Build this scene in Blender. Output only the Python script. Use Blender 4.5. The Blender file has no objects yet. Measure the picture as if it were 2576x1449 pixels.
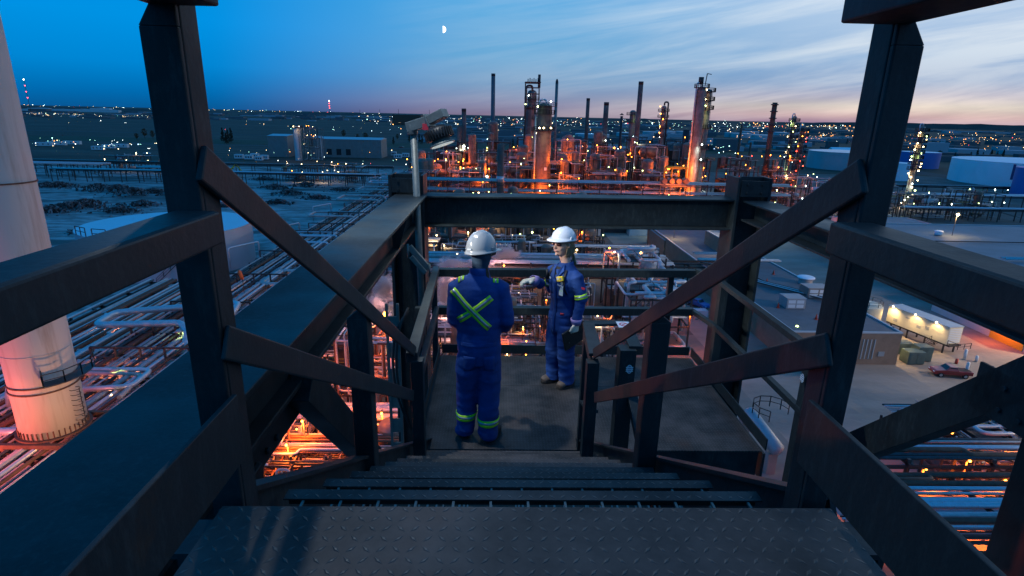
import bpy, bmesh, math, random
from mathutils import Vector, Matrix, noise
from mathutils.bvhtree import BVHTree
rnd = random.Random(7)
S = bpy.context.scene
COL = S.collection
R_ = math.radians

# ---------------------------------------------------------------- camera
CAM = Vector((0, 0, 2.65))
F_PX, IMW, IMH = 1431.0, 2576.0, 1449.0
pitch, roll, yaw = R_(16.9), R_(1.28), R_(1.6)
fw = Vector((math.sin(yaw)*math.cos(pitch), math.cos(yaw)*math.cos(pitch), -math.sin(pitch)))
up0 = Vector((math.sin(yaw)*math.sin(pitch), math.cos(yaw)*math.sin(pitch), math.cos(pitch)))
rt0 = Vector((math.cos(yaw), -math.sin(yaw), 0))
rt = rt0*math.cos(roll) + up0*math.sin(roll)
up = up0*math.cos(roll) - rt0*math.sin(roll)
cd = bpy.data.cameras.new('camera'); cam = bpy.data.objects.new('camera', cd); COL.objects.link(cam)
cam.matrix_world = Matrix(((rt.x, up.x, -fw.x, CAM.x), (rt.y, up.y, -fw.y, CAM.y), (rt.z, up.z, -fw.z, CAM.z), (0, 0, 0, 1)))
cd.sensor_width = 36; cd.lens = 36*F_PX/IMW; cd.clip_start = 0.05; cd.clip_end = 60000
S.camera = cam

# ---------------------------------------------------------------- world: dusk sky (the only large light)
def srgb(r, g, b, a=1):
    f = lambda c: c/255/12.92 if c/255 <= .04045 else ((c/255+.055)/1.055)**2.4
    return (f(r), f(g), f(b), a)
W = bpy.data.worlds.new('World'); S.world = W; W.use_nodes = True
nt = W.node_tree; nt.nodes.clear()
class NG:
    def __init__(s, nt): s.nt = nt
    def n(s, t, **k):
        x = s.nt.nodes.new(t)
        for a, b in k.items(): setattr(x, a, b)
        return x
    def l(s, a, b): s.nt.links.new(a, b)
    def m(s, op, a, b=None, c=None, clamp=False):
        x = s.n('ShaderNodeMath', operation=op); x.use_clamp = clamp
        for i, v in enumerate((a, b, c)):
            if v is None: continue
            if isinstance(v, (int, float)): x.inputs[i].default_value = v
            else: s.l(v, x.inputs[i])
        return x.outputs[0]
    def ramp(s, fac, stops, interp='LINEAR'):
        x = s.n('ShaderNodeValToRGB'); cr = x.color_ramp; cr.interpolation = interp
        while len(cr.elements) < len(stops): cr.elements.new(.5)
        for e, (p, c) in zip(cr.elements, stops):
            e.position = p; e.color = c if len(c) == 4 else (*c, 1)
        s.l(fac, x.inputs[0]); return x.outputs[0]
    def mix(s, f, a, b, bt='MIX'):
        x = s.n('ShaderNodeMix', data_type='RGBA', blend_type=bt)
        for i, v in ((0, f), (6, a), (7, b)):
            if isinstance(v, (int, float)): x.inputs[i].default_value = v
            elif isinstance(v, tuple): x.inputs[i].default_value = v if len(v) == 4 else (*v, 1)
            else: s.l(v, x.inputs[i])
        return x.outputs[2]
g = NG(nt)
tc = g.n('ShaderNodeTexCoord'); sp = g.n('ShaderNodeSeparateXYZ'); g.l(tc.outputs['Generated'], sp.inputs[0])
dx, dy, dz = sp.outputs
az = g.m('ARCTAN2', dx, dy)                      # 0 ahead, + to the right (radians)
el = g.m('ARCSINE', dz)
e01 = g.m('MULTIPLY', el, 1/1.2, clamp=True)     # elevation 0..1.2 rad -> 0..1
def st(l): return [(p/1.2, srgb(*c)) for p, c in l]
left = g.ramp(e01, st([(0, (6, 88, 150)), (.02, (0, 106, 176)), (.06, (0, 134, 212)), (.12, (0, 146, 228)), (.5, (0, 136, 214)), (1.2, (0, 112, 192))]))
mid = g.ramp(e01, st([(0, (126, 112, 140)), (.018, (136, 140, 172)), (.05, (114, 156, 196)), (.09, (104, 168, 213)), (.16, (86, 170, 224)), (.24, (70, 164, 228)), (.5, (16, 138, 214)), (1.2, (0, 110, 190))]))
right = g.ramp(e01, st([(0, (196, 150, 166)), (.010, (242, 190, 176)), (.022, (254, 228, 198)), (.036, (204, 192, 200)), (.055, (152, 178, 210)), (.09, (182, 208, 232)), (.14, (218, 233, 245)), (.24, (210, 232, 252)), (.5, (90, 168, 228)), (1.2, (0, 114, 194))]))
fa = g.m('DIVIDE', g.m('ADD', az, R_(26)), R_(27), clamp=True)     # left -> mid
fa = g.m('MULTIPLY', fa, g.m('SUBTRACT', 1.0, g.m('DIVIDE', g.m('SUBTRACT', g.m('ABSOLUTE', az), R_(75)), R_(35), clamp=True)))
fb = g.m('DIVIDE', g.m('SUBTRACT', az, R_(2)), R_(38), clamp=True) # mid -> right
fade = g.m('DIVIDE', g.m('SUBTRACT', az, R_(70)), R_(60), clamp=True)
fb = g.m('MULTIPLY', fb, g.m('SUBTRACT', 1.0, fade))
sm = lambda f: g.m('MULTIPLY', g.m('MULTIPLY', f, f), g.m('SUBTRACT', 3.0, g.m('MULTIPLY', f, 2.0)))
base = g.mix(sm(fb), g.mix(sm(fa), left, mid), right)
# thin streaky cirrus, stretched along bands that rise to the right
cv = g.n('ShaderNodeCombineXYZ')
g.l(g.m('MULTIPLY', az, 1.5), cv.inputs[0])
g.l(g.m('SUBTRACT', g.m('MULTIPLY', el, 15.0), g.m('MULTIPLY', az, 2.1)), cv.inputs[1])
nz = g.n('ShaderNodeTexNoise'); nz.inputs['Scale'].default_value = 1.5; nz.inputs['Detail'].default_value = 7; nz.inputs['Roughness'].default_value = .58
nz.inputs['Distortion'].default_value = .4
g.l(cv.outputs[0], nz.inputs['Vector'])
streak = g.ramp(nz.outputs[0], [(.34, (0, 0, 0)), (.66, (1, 1, 1))], 'EASE')
ca = g.m('MULTIPLY', g.m('DIVIDE', g.m('SUBTRACT', az, R_(-12)), R_(34), clamp=True), g.m('SUBTRACT', 1.0, g.m('DIVIDE', g.m('SUBTRACT', el, .28), .3, clamp=True)))
dark = g.mix(g.m('MULTIPLY', fb, 1.0), base, g.mix(1.0, base, srgb(190, 210, 236), 'MULTIPLY'))
bright = g.mix(.40, base, srgb(250, 246, 244))
cl = g.mix(streak, dark, bright)
skycol = g.mix(g.m('MULTIPLY', ca, .85), base, cl)
below = g.m('LESS_THAN', dz, -0.002)
skycol = g.mix(below, skycol, srgb(30, 44, 66))
bg = g.n('ShaderNodeBackground'); bg.inputs['Strength'].default_value = 1.0; g.l(skycol, bg.inputs[0])
wo = g.n('ShaderNodeOutputWorld'); g.l(bg.outputs[0], wo.inputs[0])
W.cycles.sampling_method = 'MANUAL'; W.cycles.sample_map_resolution = 512

S.view_settings.view_transform = 'Standard'; S.view_settings.look = 'None'
S.view_settings.exposure = 0; S.view_settings.gamma = 1
S.render.engine = 'CYCLES'
S.cycles.use_denoising = True
S.cycles.max_bounces = 5; S.cycles.diffuse_bounces = 2; S.cycles.glossy_bounces = 2; S.cycles.transmission_bounces = 4
S.cycles.volume_bounces = 0; S.cycles.transparent_max_bounces = 8
S.cycles.sample_clamp_indirect = 3; S.cycles.sample_clamp_direct = 30
S.cycles.caustics_reflective = False; S.cycles.caustics_refractive = False

# ---------------------------------------------------------------- materials
MATS = {}
def mat(name, col, rough=.6, metal=0, var=0, vscale=3, bump=0, bscale=20, emis=None, es=0, second=None, smix=None, coat=0, streak=0):
    m = bpy.data.materials.new(name); m.use_nodes = True; q = NG(m.node_tree)
    b = m.node_tree.nodes['Principled BSDF']
    b.inputs['Roughness'].default_value = rough; b.inputs['Metallic'].default_value = metal
    c4 = (*col[:3], 1)
    b.inputs['Base Color'].default_value = c4
    if name in ('painted_steel', 'rail_steel'): b.inputs['Specular IOR Level'].default_value = .35
    if coat: b.inputs['Coat Weight'].default_value = coat
    if var or second:
        t = q.n('ShaderNodeTexCoord'); nn = q.n('ShaderNodeTexNoise'); nn.inputs['Scale'].default_value = vscale; nn.inputs['Detail'].default_value = 6
        nn.inputs['Roughness'].default_value = .65
        if streak: mp0 = q.n('ShaderNodeMapping'); mp0.inputs['Scale'].default_value = (1, 1, streak); q.l(t.outputs['Object'], mp0.inputs[0]); q.l(mp0.outputs[0], nn.inputs['Vector'])
        else: q.l(t.outputs['Object'], nn.inputs['Vector'])
        if second:
            lo, hi = smix or (.5, .62)
            f = q.ramp(nn.outputs[0], [(lo, (0, 0, 0)), (hi, (1, 1, 1))])
            o = q.mix(f, c4, (*second[:3], 1))
        else:
            f = q.ramp(nn.outputs[0], [(.3, (0, 0, 0)), (.7, (1, 1, 1))])
            o = q.mix(f, tuple(x*(1-var) for x in col[:3]), tuple(min(1, x*(1+var)) for x in col[:3]))
        q.l(o, b.inputs['Base Color'])
    if name in ('painted_steel', 'rail_steel'):
        t = q.n('ShaderNodeTexCoord'); mp = q.n('ShaderNodeMapping'); mp.inputs['Scale'].default_value = (1, 1, .25); q.l(t.outputs['Object'], mp.inputs[0])
        n1 = q.n('ShaderNodeTexNoise'); n1.inputs['Scale'].default_value = 42; n1.inputs['Detail'].default_value = 8; n1.inputs['Roughness'].default_value = .75; q.l(mp.outputs[0], n1.inputs['Vector'])
        n2 = q.n('ShaderNodeTexNoise'); n2.inputs['Scale'].default_value = 2.3; n2.inputs['Detail'].default_value = 6; q.l(t.outputs['Object'], n2.inputs['Vector'])
        sc = q.m('MULTIPLY', q.ramp(n1.outputs[0], [(.50, (0, 0, 0)), (.66, (1, 1, 1))]), q.ramp(n2.outputs[0], [(.40, (.25, .25, .25)), (.60, (1, 1, 1))]))
        o = q.mix(q.m('MULTIPLY', sc, .55), o, (.040, .055, .058)); q.l(o, b.inputs['Base Color'])
        rn = q.ramp(n2.outputs[0], [(.3, (.42, .42, .42)), (.7, (.72, .72, .72))]); q.l(rn, b.inputs['Roughness'])
    if bump:
        t = q.n('ShaderNodeTexCoord'); nn = q.n('ShaderNodeTexNoise'); nn.inputs['Scale'].default_value = bscale; nn.inputs['Detail'].default_value = 5
        q.l(t.outputs['Object'], nn.inputs['Vector'])
        bp = q.n('ShaderNodeBump'); bp.inputs['Strength'].default_value = bump; bp.inputs['Distance'].default_value = .02
        q.l(nn.outputs[0], bp.inputs['Height']); q.l(bp.outputs[0], b.inputs['Normal'])
    if emis:
        b.inputs['Emission Color'].default_value = (*emis[:3], 1); b.inputs['Emission Strength'].default_value = es
    MATS[name] = m; return m
def M(n): return MATS[n]
mat('painted_steel', (.010, .017, .020), .6, 0, var=.5, vscale=5, bump=.05, bscale=90)
mat('rail_steel', (.011, .019, .022), .58, 0, second=(.030, .022, .018), vscale=7, smix=(.62, .72), bump=.05, bscale=90)
mat('galvanised', (.15, .17, .16), .5, .4, var=.2, vscale=14)
mat('black_plastic', (.012, .013, .014), .45)
mat('rubber', (.02, .02, .02), .7)
mat('lens_glass', (.75, .8, .8), .1)

def plate_mat(name, col, s=.027, rough=.66):
    m = bpy.data.materials.new(name); m.use_nodes = True; q = NG(m.node_tree); b = m.node_tree.nodes['Principled BSDF']
    t = q.n('ShaderNodeTexCoord'); v = q.n('ShaderNodeSeparateXYZ'); q.l(t.outputs['Object'], v.inputs[0])
    u = q.m('DIVIDE', v.outputs[0], s); w = q.m('DIVIDE', v.outputs[1], s)
    par = q.m('MODULO', q.m('ADD', q.m('ADD', q.m('FLOOR', u), q.m('FLOOR', w)), 2000.0), 2.0)
    fu = q.m('SUBTRACT', q.m('FRACT', q.m('ADD', u, 1000.0)), .5); fv = q.m('SUBTRACT', q.m('FRACT', q.m('ADD', w, 1000.0)), .5)
    p = q.m('ABSOLUTE', q.m('ADD', fu, fv)); r = q.m('ABSOLUTE', q.m('SUBTRACT', fu, fv))
    sgn = q.m('GREATER_THAN', par, .5)
    lg = q.m('ADD', q.m('MULTIPLY', p, sgn), q.m('MULTIPLY', r, q.m('SUBTRACT', 1.0, sgn)))
    sh = q.m('ADD', q.m('MULTIPLY', r, sgn), q.m('MULTIPLY', p, q.m('SUBTRACT', 1.0, sgn)))
    loz = q.m('SUBTRACT', 1.0, q.m('ADD', q.m('DIVIDE', lg, .68), q.m('DIVIDE', sh, .22)), clamp=True)
    loz = q.m('MULTIPLY', loz, 1.5, clamp=True)
    nn = q.n('ShaderNodeTexNoise'); nn.inputs['Scale'].default_value = 3.2; nn.inputs['Detail'].default_value = 8; nn.inputs['Roughness'].default_value = .7
    q.l(t.outputs['Object'], nn.inputs['Vector'])
    f = q.ramp(nn.outputs[0], [(.38, (0, 0, 0)), (.62, (1, 1, 1))])
    c = q.mix(f, tuple(x*.50 for x in col), tuple(x*k for x, k in zip(col, (1.7, 1.45, 1.35))))
    n2 = q.n('ShaderNodeTexNoise'); n2.inputs['Scale'].default_value = 1.7; n2.inputs['Detail'].default_value = 4; q.l(t.outputs['Object'], n2.inputs['Vector'])
    rust = q.ramp(n2.outputs[0], [(.60, (0, 0, 0)), (.74, (.6, .6, .6))])
    c = q.mix(rust, c, (.11, .055, .035))
    c = q.mix(q.m('MULTIPLY', loz, .2), c, (.14, .17, .17))
    q.l(c, b.inputs['Base Color'])
    q.l(q.m('SUBTRACT', rough, q.m('MULTIPLY', loz, .16)), b.inputs['Roughness'])
    b.inputs['Metallic'].default_value = .35
    bp = q.n('ShaderNodeBump'); bp.inputs['Strength'].default_value = .7; bp.inputs['Distance'].default_value = .0022
    n3 = q.n('ShaderNodeTexNoise'); n3.inputs['Scale'].default_value = 160; q.l(t.outputs['Object'], n3.inputs['Vector'])
    q.l(q.m('ADD', loz, q.m('MULTIPLY', n3.outputs[0], .12)), bp.inputs['Height']); q.l(bp.outputs[0], b.inputs['Normal'])
    MATS[name] = m
plate_mat('checker_plate', (.046, .048, .050))

# ---------------------------------------------------------------- mesh builder
class MB:
    def __init__(s): s.v = []; s.f = []; s.mi = []; s.sm = []; s.k = 0
    def add(s, vs, fs, mi=0, smooth=False):
        o = len(s.v); s.v += [tuple(v) for v in vs]
        s.f += [tuple(i+o for i in f) for f in fs]; s.mi += [mi]*len(fs); s.sm += [smooth]*len(fs); return s
    def box(s, x0, x1, y0, y1, z0, z1, mi=0):
        vs = [(x, y, z) for z in (z0, z1) for y in (y0, y1) for x in (x0, x1)]
        return s.add(vs, [(0, 2, 3, 1), (4, 5, 7, 6), (0, 1, 5, 4), (2, 6, 7, 3), (0, 4, 6, 2), (1, 3, 7, 5)], mi)
    def bar(s, p, q, w, h=None, upv=(0, 0, 1), mi=0, e0=0, e1=0):
        """rectangular bar from p to q: w sideways, h along upv"""
        h = h or w; p = Vector(p); q = Vector(q); d = (q-p).normalized(); p = p-d*e0; q = q+d*e1
        u = Vector(upv)
        if abs(d.dot(u)) > .98: u = Vector((0, 1, 0)) if abs(d.y) < .9 else Vector((1, 0, 0))
        sd = d.cross(u).normalized(); u = sd.cross(d).normalized()
        vs = [c+sd*a*w/2+u*b*h/2 for c in (p, q) for a, b in ((-1, -1), (1, -1), (1, 1), (-1, 1))]
        return s.add(vs, [(3, 2, 1, 0), (4, 5, 6, 7), (0, 1, 5, 4), (1, 2, 6, 5), (2, 3, 7, 6), (3, 0, 4, 7)], mi)
    def tube(s, path, r, n=8, mi=0, cap=True, smooth=True, rr=None):
        P = [Vector(p) for p in path]; rings = []; a = None
        for i, p in enumerate(P):
            d = (P[min(i+1, len(P)-1)]-P[max(i-1, 0)])
            if d.length < 1e-9: d = Vector((0, 0, 1))
            d.normalize()
            if a is None:
                a = d.orthogonal().normalized()
            else:
                a = (a-d*a.dot(d))
                if a.length < 1e-6: a = d.orthogonal()
                a.normalize()
            b = d.cross(a); q = rr[i] if rr else r
            rings.append([p+a*math.cos(t)*q+b*math.sin(t)*q for t in (2*math.pi*k/n for k in range(n))])
        vs = [v for rg in rings for v in rg]; fs = []
        for i in range(len(P)-1):
            for k in range(n):
                fs.append((i*n+k, i*n+(k+1) % n, (i+1)*n+(k+1) % n, (i+1)*n+k))
        s.add(vs, fs, mi, smooth)
        if cap:
            o = len(s.v)-len(vs); s.f.append(tuple(o+k for k in range(n-1, -1, -1))); s.mi.append(mi); s.sm.append(False)
            o2 = len(s.v)-n; s.f.append(tuple(o2+k for k in range(n))); s.mi.append(mi); s.sm.append(False)
        return s
    def cyl(s, x, y, z0, z1, r, n=24, r1=None, mi=0, cap=True):
        return s.tube([(x, y, z0), (x, y, z1)], r, n, mi, cap, True, [r, r if r1 is None else r1])
    def dome(s, x, y, z, r, h, n=24, m=4, mi=0, dn=1):
        pts = [(x, y, z+dn*h*math.sin(i/m*math.pi/2)) for i in range(m+1)]
        pts = pts if dn > 0 else pts
        return s.tube(pts, r, n, mi, False, True, [max(r*math.cos(i/m*math.pi/2), .001) for i in range(m+1)])
    def ring(s, x, y, z, ro, ri, h, n=24, a0=0, a1=2*math.pi, mi=0):
        k = max(3, int(n*(a1-a0)/(2*math.pi))); vs = []; fs = []
        for i in range(k+1):
            t = a0+(a1-a0)*i/k; c, q = math.cos(t), math.sin(t)
            vs += [(x+ri*c, y+ri*q, z), (x+ro*c, y+ro*q, z), (x+ro*c, y+ro*q, z+h), (x+ri*c, y+ri*q, z+h)]
        for i in range(k):
            a, b = i*4, i*4+4
            fs += [(a, a+1, b+1, b), (a+1, a+2, b+2, b+1), (a+2, a+3, b+3, b+2), (a+3, a, b, b+3)]
        if a1-a0 < 6.2: fs += [(0, 3, 2, 1), (k*4, k*4+1, k*4+2, k*4+3)]
        return s.add(vs, fs, mi)
    def ball(s, x, y, z, r, n=8, m=5, mi=0, sc=(1, 1, 1)):
        vs = [(x, y, z-r*sc[2])]; fs = []
        for i in range(1, m):
            t = math.pi*i/m
            for k in range(n):
                a = 2*math.pi*k/n; vs.append((x+r*sc[0]*math.sin(t)*math.cos(a), y+r*sc[1]*math.sin(t)*math.sin(a), z-r*sc[2]*math.cos(t)))
        vs.append((x, y, z+r*sc[2])); L = len(vs)-1
        for k in range(n): fs.append((0, 1+(k+1) % n, 1+k)); fs.append((L, L-n+k, L-n+(k+1) % n))
        for i in range(m-2):
            for k in range(n): fs.append((1+i*n+k, 1+i*n+(k+1) % n, 1+(i+1)*n+(k+1) % n, 1+(i+1)*n+k))
        return s.add(vs, fs, mi, True)
    def build(s, name, mats, parent=None, bevel=0):
        me = bpy.data.meshes.new(name); me.from_pydata(s.v, [], s.f)
        mats = mats if isinstance(mats, (list, tuple)) else [mats]
        for x in mats: me.materials.append(M(x) if isinstance(x, str) else x)
        me.polygons.foreach_set('material_index', s.mi); me.polygons.foreach_set('use_smooth', s.sm)
        me.update()
        o = bpy.data.objects.new(name, me); COL.objects.link(o)
        if parent is not None:
            o.parent = parent; o.matrix_parent_inverse = Matrix.Translation(-parent.location) if parent.type == 'EMPTY' or True else None
        if bevel:
            b = o.modifiers.new('bevel', 'BEVEL'); b.width = bevel; b.segments = 2; b.limit_method = 'ANGLE'
            b.harden_normals = False
        return o
def rpath(pts, r, k=3):
    """polyline with rounded corners of radius r"""
    P = [Vector(p) for p in pts]; out = [P[0]]
    for i in range(1, len(P)-1):
        a, b, c = P[i-1], P[i], P[i+1]; d0 = (a-b); d1 = (c-b)
        q = min(r, d0.length*.45, d1.length*.45)
        if q < 1e-4 or d0.normalized().dot(d1.normalized()) < -.999: out.append(b); continue
        s0 = b+d0.normalized()*q; s1 = b+d1.normalized()*q
        for j in range(k+1):
            t = j/k; out.append(s0*(1-t)**2+b*2*t*(1-t)+s1*t*t)
    out.append(P[-1]); return out
ALL = []
def tag(o, label=None, cat=None, group=None, kind=None):
    if label: o['label'] = label
    if cat: o['category'] = cat
    if group: o['group'] = group
    if kind: o['kind'] = kind
    return o
def thing(name, label, cat, loc=(0, 0, 0), group=None):
    o = bpy.data.objects.new(name, None); COL.objects.link(o); o.location = loc; o.empty_display_size = .3
    return tag(o, label, cat, group)
def copy_tree(o, parent=None):
    c = o.copy(); COL.objects.link(c)
    if parent is not None: c.parent = parent; c.matrix_parent_inverse = o.matrix_parent_inverse.copy()
    for ch in list(o.children): copy_tree(ch, c)
    return c
def point(loc, col, power, r=.15, name='lamp_light', parent=None, spot=None, aim=None, down=0):
    if down: spot, aim = down, (loc[0], loc[1], loc[2]-5)
    L = bpy.data.lights.new(name, 'SPOT' if spot else 'POINT'); L.color = col; L.energy = power; L.shadow_soft_size = r
    o = bpy.data.objects.new(name, L); COL.objects.link(o); o.location = loc
    if spot:
        L.spot_size = R_(spot); L.spot_blend = 1.0 if down else .5
        o.rotation_euler = (Vector(aim)-Vector(loc)).to_track_quat('-Z', 'Y').to_euler()
    if parent is not None:
        o.parent = parent; o.matrix_parent_inverse = Matrix.Translation(-parent.location)
    return o
mm_ = mat('led_lens', (.8, .85, .85), .2, emis=(.9, 1, .95), es=.4)
# ================================================================ FOREGROUND STEEL TOWER (we stand on it)
GZ = -35.0
def ibeam(mb, p, q, w=.3, h=.35, tf=.02, tw=.014, mi=0, wb=None):
    p = Vector(p); q = Vector(q)   # centre line of TOP flange surface
    up_ = Vector((0, 0, 1))
    mb.bar(p-up_*tf/2, q-up_*tf/2, w, tf, mi=mi)
    mb.bar(p-up_*(h-tf/2), q-up_*(h-tf/2), wb or w, tf, mi=mi)
    mb.bar(p-up_*h/2, q-up_*h/2, tw, h-2*tf, mi=mi)
def hcol(mb, x, y, z0, z1, w=.34, d=.34, tf=.03, tw=.02, flange_x=True):
    if flange_x:
        for sx in (-1, 1): mb.box(x+sx*w/2-tf/2, x+sx*w/2+tf/2, y-d/2, y+d/2, z0, z1)
        mb.box(x-w/2+tf/2, x+w/2-tf/2, y-tw/2, y+tw/2, z0, z1)
    else:
        for sy in (-1, 1): mb.box(x-w/2, x+w/2, y+sy*d/2-tf/2, y+sy*d/2+tf/2, z0, z1)
        mb.box(x-tw/2, x+tw/2, y-d/2+tf/2, y+d/2-tf/2, z0, z1)
def bolts(mb, cx, cy, cz, dy, dz, nx, r=.014, axis='x', s=1):
    for i in range(nx):
        for j in range(2):
            y = cy+(i-(nx-1)/2)*dy; z = cz+(j-.5)*dz
            if axis == 'x': mb.tube([(cx, y, z), (cx+s*.016, y, z)], r, 6)
            else: mb.tube([(y-cy+cx, cy, z), (y-cy+cx, cy+s*.016, z)], r, 6)

# columns
t = thing('steel_column', 'dark steel column at the left far corner of the landing, behind the lamp pole', 'column', (-.98, 6.28, GZ), 'steel columns at the far corners of the landing')
m = MB(); hcol(m, -.98, 6.28, GZ, 2.02); m.build('shaft', 'painted_steel', t, .003)
m = MB(); m.box(-1.13, -.83, 6.10, 6.112, 1.84, 1.99); bolts(m, -.98, 6.10, 1.915, .16, .09, 2, axis='y', s=-1); m.build('splice_plate', 'painted_steel', t)
t = thing('steel_column', 'dark steel column at the right far corner of the landing, black web toward us', 'column', (2.76, 6.28, GZ), 'steel columns at the far corners of the landing')
m = MB(); hcol(m, 2.76, 6.28, GZ, 2.06); m.build('shaft', 'painted_steel', t, .003)
m = MB(); m.box(2.61, 2.91, 6.10, 6.112, 1.86, 2.03); bolts(m, 2.76, 6.10, 1.945, .16, .09, 2, axis='y', s=-1); m.build('splice_plate', 'painted_steel', t)
# beams
t = thing('steel_beam', 'dark I-beam spanning across behind the two workers, between the far columns', 'beam', (.89, 6.3, 1.46))
m = MB(); ibeam(m, (-.80, 6.3, 1.80), (2.58, 6.3, 1.82), .30, .34); m.build('girder', 'painted_steel', t, .003)
m = MB(); m.box(-.81, -.60, 6.27, 6.29, 1.49, 1.77); bolts(m, -.71, 6.27, 1.64, .09, .16, 2, axis='y', s=-1); m.build('end_plate', 'painted_steel', t)
t = thing('steel_beam', 'dark I-beam running along the left side of the stair toward us, wide top flange', 'beam', (-.93, 2.8, 1.47))
m = MB(); ibeam(m, (-.93, -.9, 1.82), (-.93, 6.10, 1.82), .34, .335, .024, wb=.15); m.build('girder', 'painted_steel', t, .004)
m = MB(); m.add([(-.92, 4.9, 1.51), (-.92, 4.9, 1.795), (-.78, 4.9, 1.795), (-.86, 4.9, 1.51)], [(0, 1, 2, 3)]); m.build('stiffener', 'painted_steel', t)
t = thing('steel_beam', 'dark I-beam running along the far right side of the landing toward us', 'beam', (2.76, 2.8, 1.47))
m = MB(); ibeam(m, (2.80, .5, 1.82), (2.80, 6.10, 1.82), .30, .22, .02); m.build('girder', 'painted_steel', t, .004)
# knee braces
t = thing('knee_brace', 'dark diagonal brace under the left beam, framing the orange pipework', 'brace', (-.90, 2.4, 1.4))
m = MB(); m.box(-.925, -.910, 1.74, 2.62, 1.30, 1.484); bolts(m, -.910, 2.0, 1.40, .1, .10, 3, s=1); m.build('gusset_plate', 'painted_steel', t)
m = MB(); m.bar((-.86, 2.30, 1.50), (-.86, 4.55, -.72), .10, .168); m.build('brace_leg', 'painted_steel', t, .003)
t = thing('steel_column', 'dark steel column under the left beam, beside the tall left handrail post', 'column', (-.95, 1.55, GZ))
m = MB(); hcol(m, -.95, 1.56, GZ, 1.484, .28, .32, .02, .02); m.build('shaft', 'painted_steel', t, .003)
t = thing('knee_brace', 'dark diagonal brace crossing the open yard at the right edge', 'brace', (2.65, 3.0, .9))
m = MB(); m.bar((2.66, 3.75, .22), (2.66, 2.30, 1.66), .12, .20); m.build('brace_leg', 'painted_steel', t, .003)
m = MB(); m.box(2.60, 2.615, 2.15, 2.75, 1.18, 1.44); bolts(m, 2.60, 2.45, 1.31, .12, .12, 3, s=-1); m.build('gusset_plate', 'painted_steel', t)
t = thing('steel_column', 'nearest dark column crossing the bottom right corner of the view', 'column', (2.80, 2.3, GZ))
m = MB(); hcol(m, 2.84, 2.32, GZ, 1.455, .30, .34, .02, .02); m.build('shaft', 'painted_steel', t, .003)

# landing
t = thing('landing', 'steel landing with chequered plate floor where the two workers stand', 'landing', (.8, 5.1, -.3))
m = MB(); m.box(-.62, 2.24, 4.12, 5.28, -.012, 0); m.box(-.62, 2.24, 5.284, 6.03, -.012, 0); m.build('floor_plate', 'checker_plate', t)
for q in ((-.60, 2.22, 4.13, 4.15), (-.60, 2.22, 5.99, 6.01), (-.645, -.625, 4.1, 6.04), (2.245, 2.265, 4.1, 6.04)):
    m = MB(); m.box(*q, -.26, -.014); m.build('edge_channel', 'painted_steel', t)
m = MB()
for i in range(5): m.box(-.5+.62*i, -.44+.62*i, 4.16, 5.98, -.16, -.016)
m.build('joist', 'painted_steel', t)
m = MB(); m.box(-.62, 2.24, 6.05, 6.06, .022, .125); m.build('toe_board', 'rail_steel', t)
m = MB(); m.bar((-.640, 4.08, .07), (-.640, 6.04, .07), .01, .105); m.build('toe_board', 'rail_steel', t)
m = MB(); m.bar((2.262, 4.1, .07), (2.262, 6.04, .07), .01, .105); m.build('toe_board', 'rail_steel', t)

# stair
NR = 11; Y0, Z0, RUN = .967, 1.895, 3.153
t = thing('stair_flight', 'steel stair of dark open treads descending to the landing', 'stair', (.08, 2.5, 1))
pm = MB(); pm.box(-.538, .688, -1.3, Y0, Z0-.012, Z0); pm.build('top_landing_plate', 'checker_plate', t)
pm = MB(); pm.box(-.535, .685, Y0-.02, Y0-.008, Z0-.2, Z0-.014); pm.build('top_landing_channel', 'painted_steel', t)
for k in range(1, NR):
    yn = Y0+RUN*k/NR; z = Z0*(1-k/NR)
    tr = MB(); tr.box(-.525, .685, yn-.038, yn, z-.004, z); tr.box(-.525, .685, yn-.006, yn, z-.04, z-.005)
    tr.build('tread', 'checker_plate', t)
    tb = MB()
    tb.box(-.525, .685, yn-.200, yn-.196, z-.024, z-.010); tb.box(-.525, .685, yn-.286, yn-.282, z-.034, z-.004)
    for j in range(13): tb.box(-.478+.0935*j, -.472+.0935*j, yn-.29, yn-.039, z-.009, z-.003)
    tb.build('tread_grating', 'galvanised', t)
for sx, x in ((-1, -.560), (1, .720)):
    sb = MB()
    d = Vector((0, RUN, -Z0)).normalized(); n_ = Vector((0, d.z*-1, d.y))
    a = Vector((x, Y0-.02, Z0-.125)); b_ = Vector((x, Y0+RUN+.1, -.125-.0))
    sb.bar(a, b_, .012, .27, upv=n_)
    sb.bar(a+n_*.135, b_+n_*.135, .055, .012, upv=n_)
    sb.box(x-.006, x+.006, Y0-.12, Y0-.03, Z0-.2, Z0-.02); sb.box(x-.0275, x+.0275, Y0-.12, Y0-.03, Z0-.02, Z0-.008)
    sb.build('stringer', 'painted_steel', t)
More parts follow.
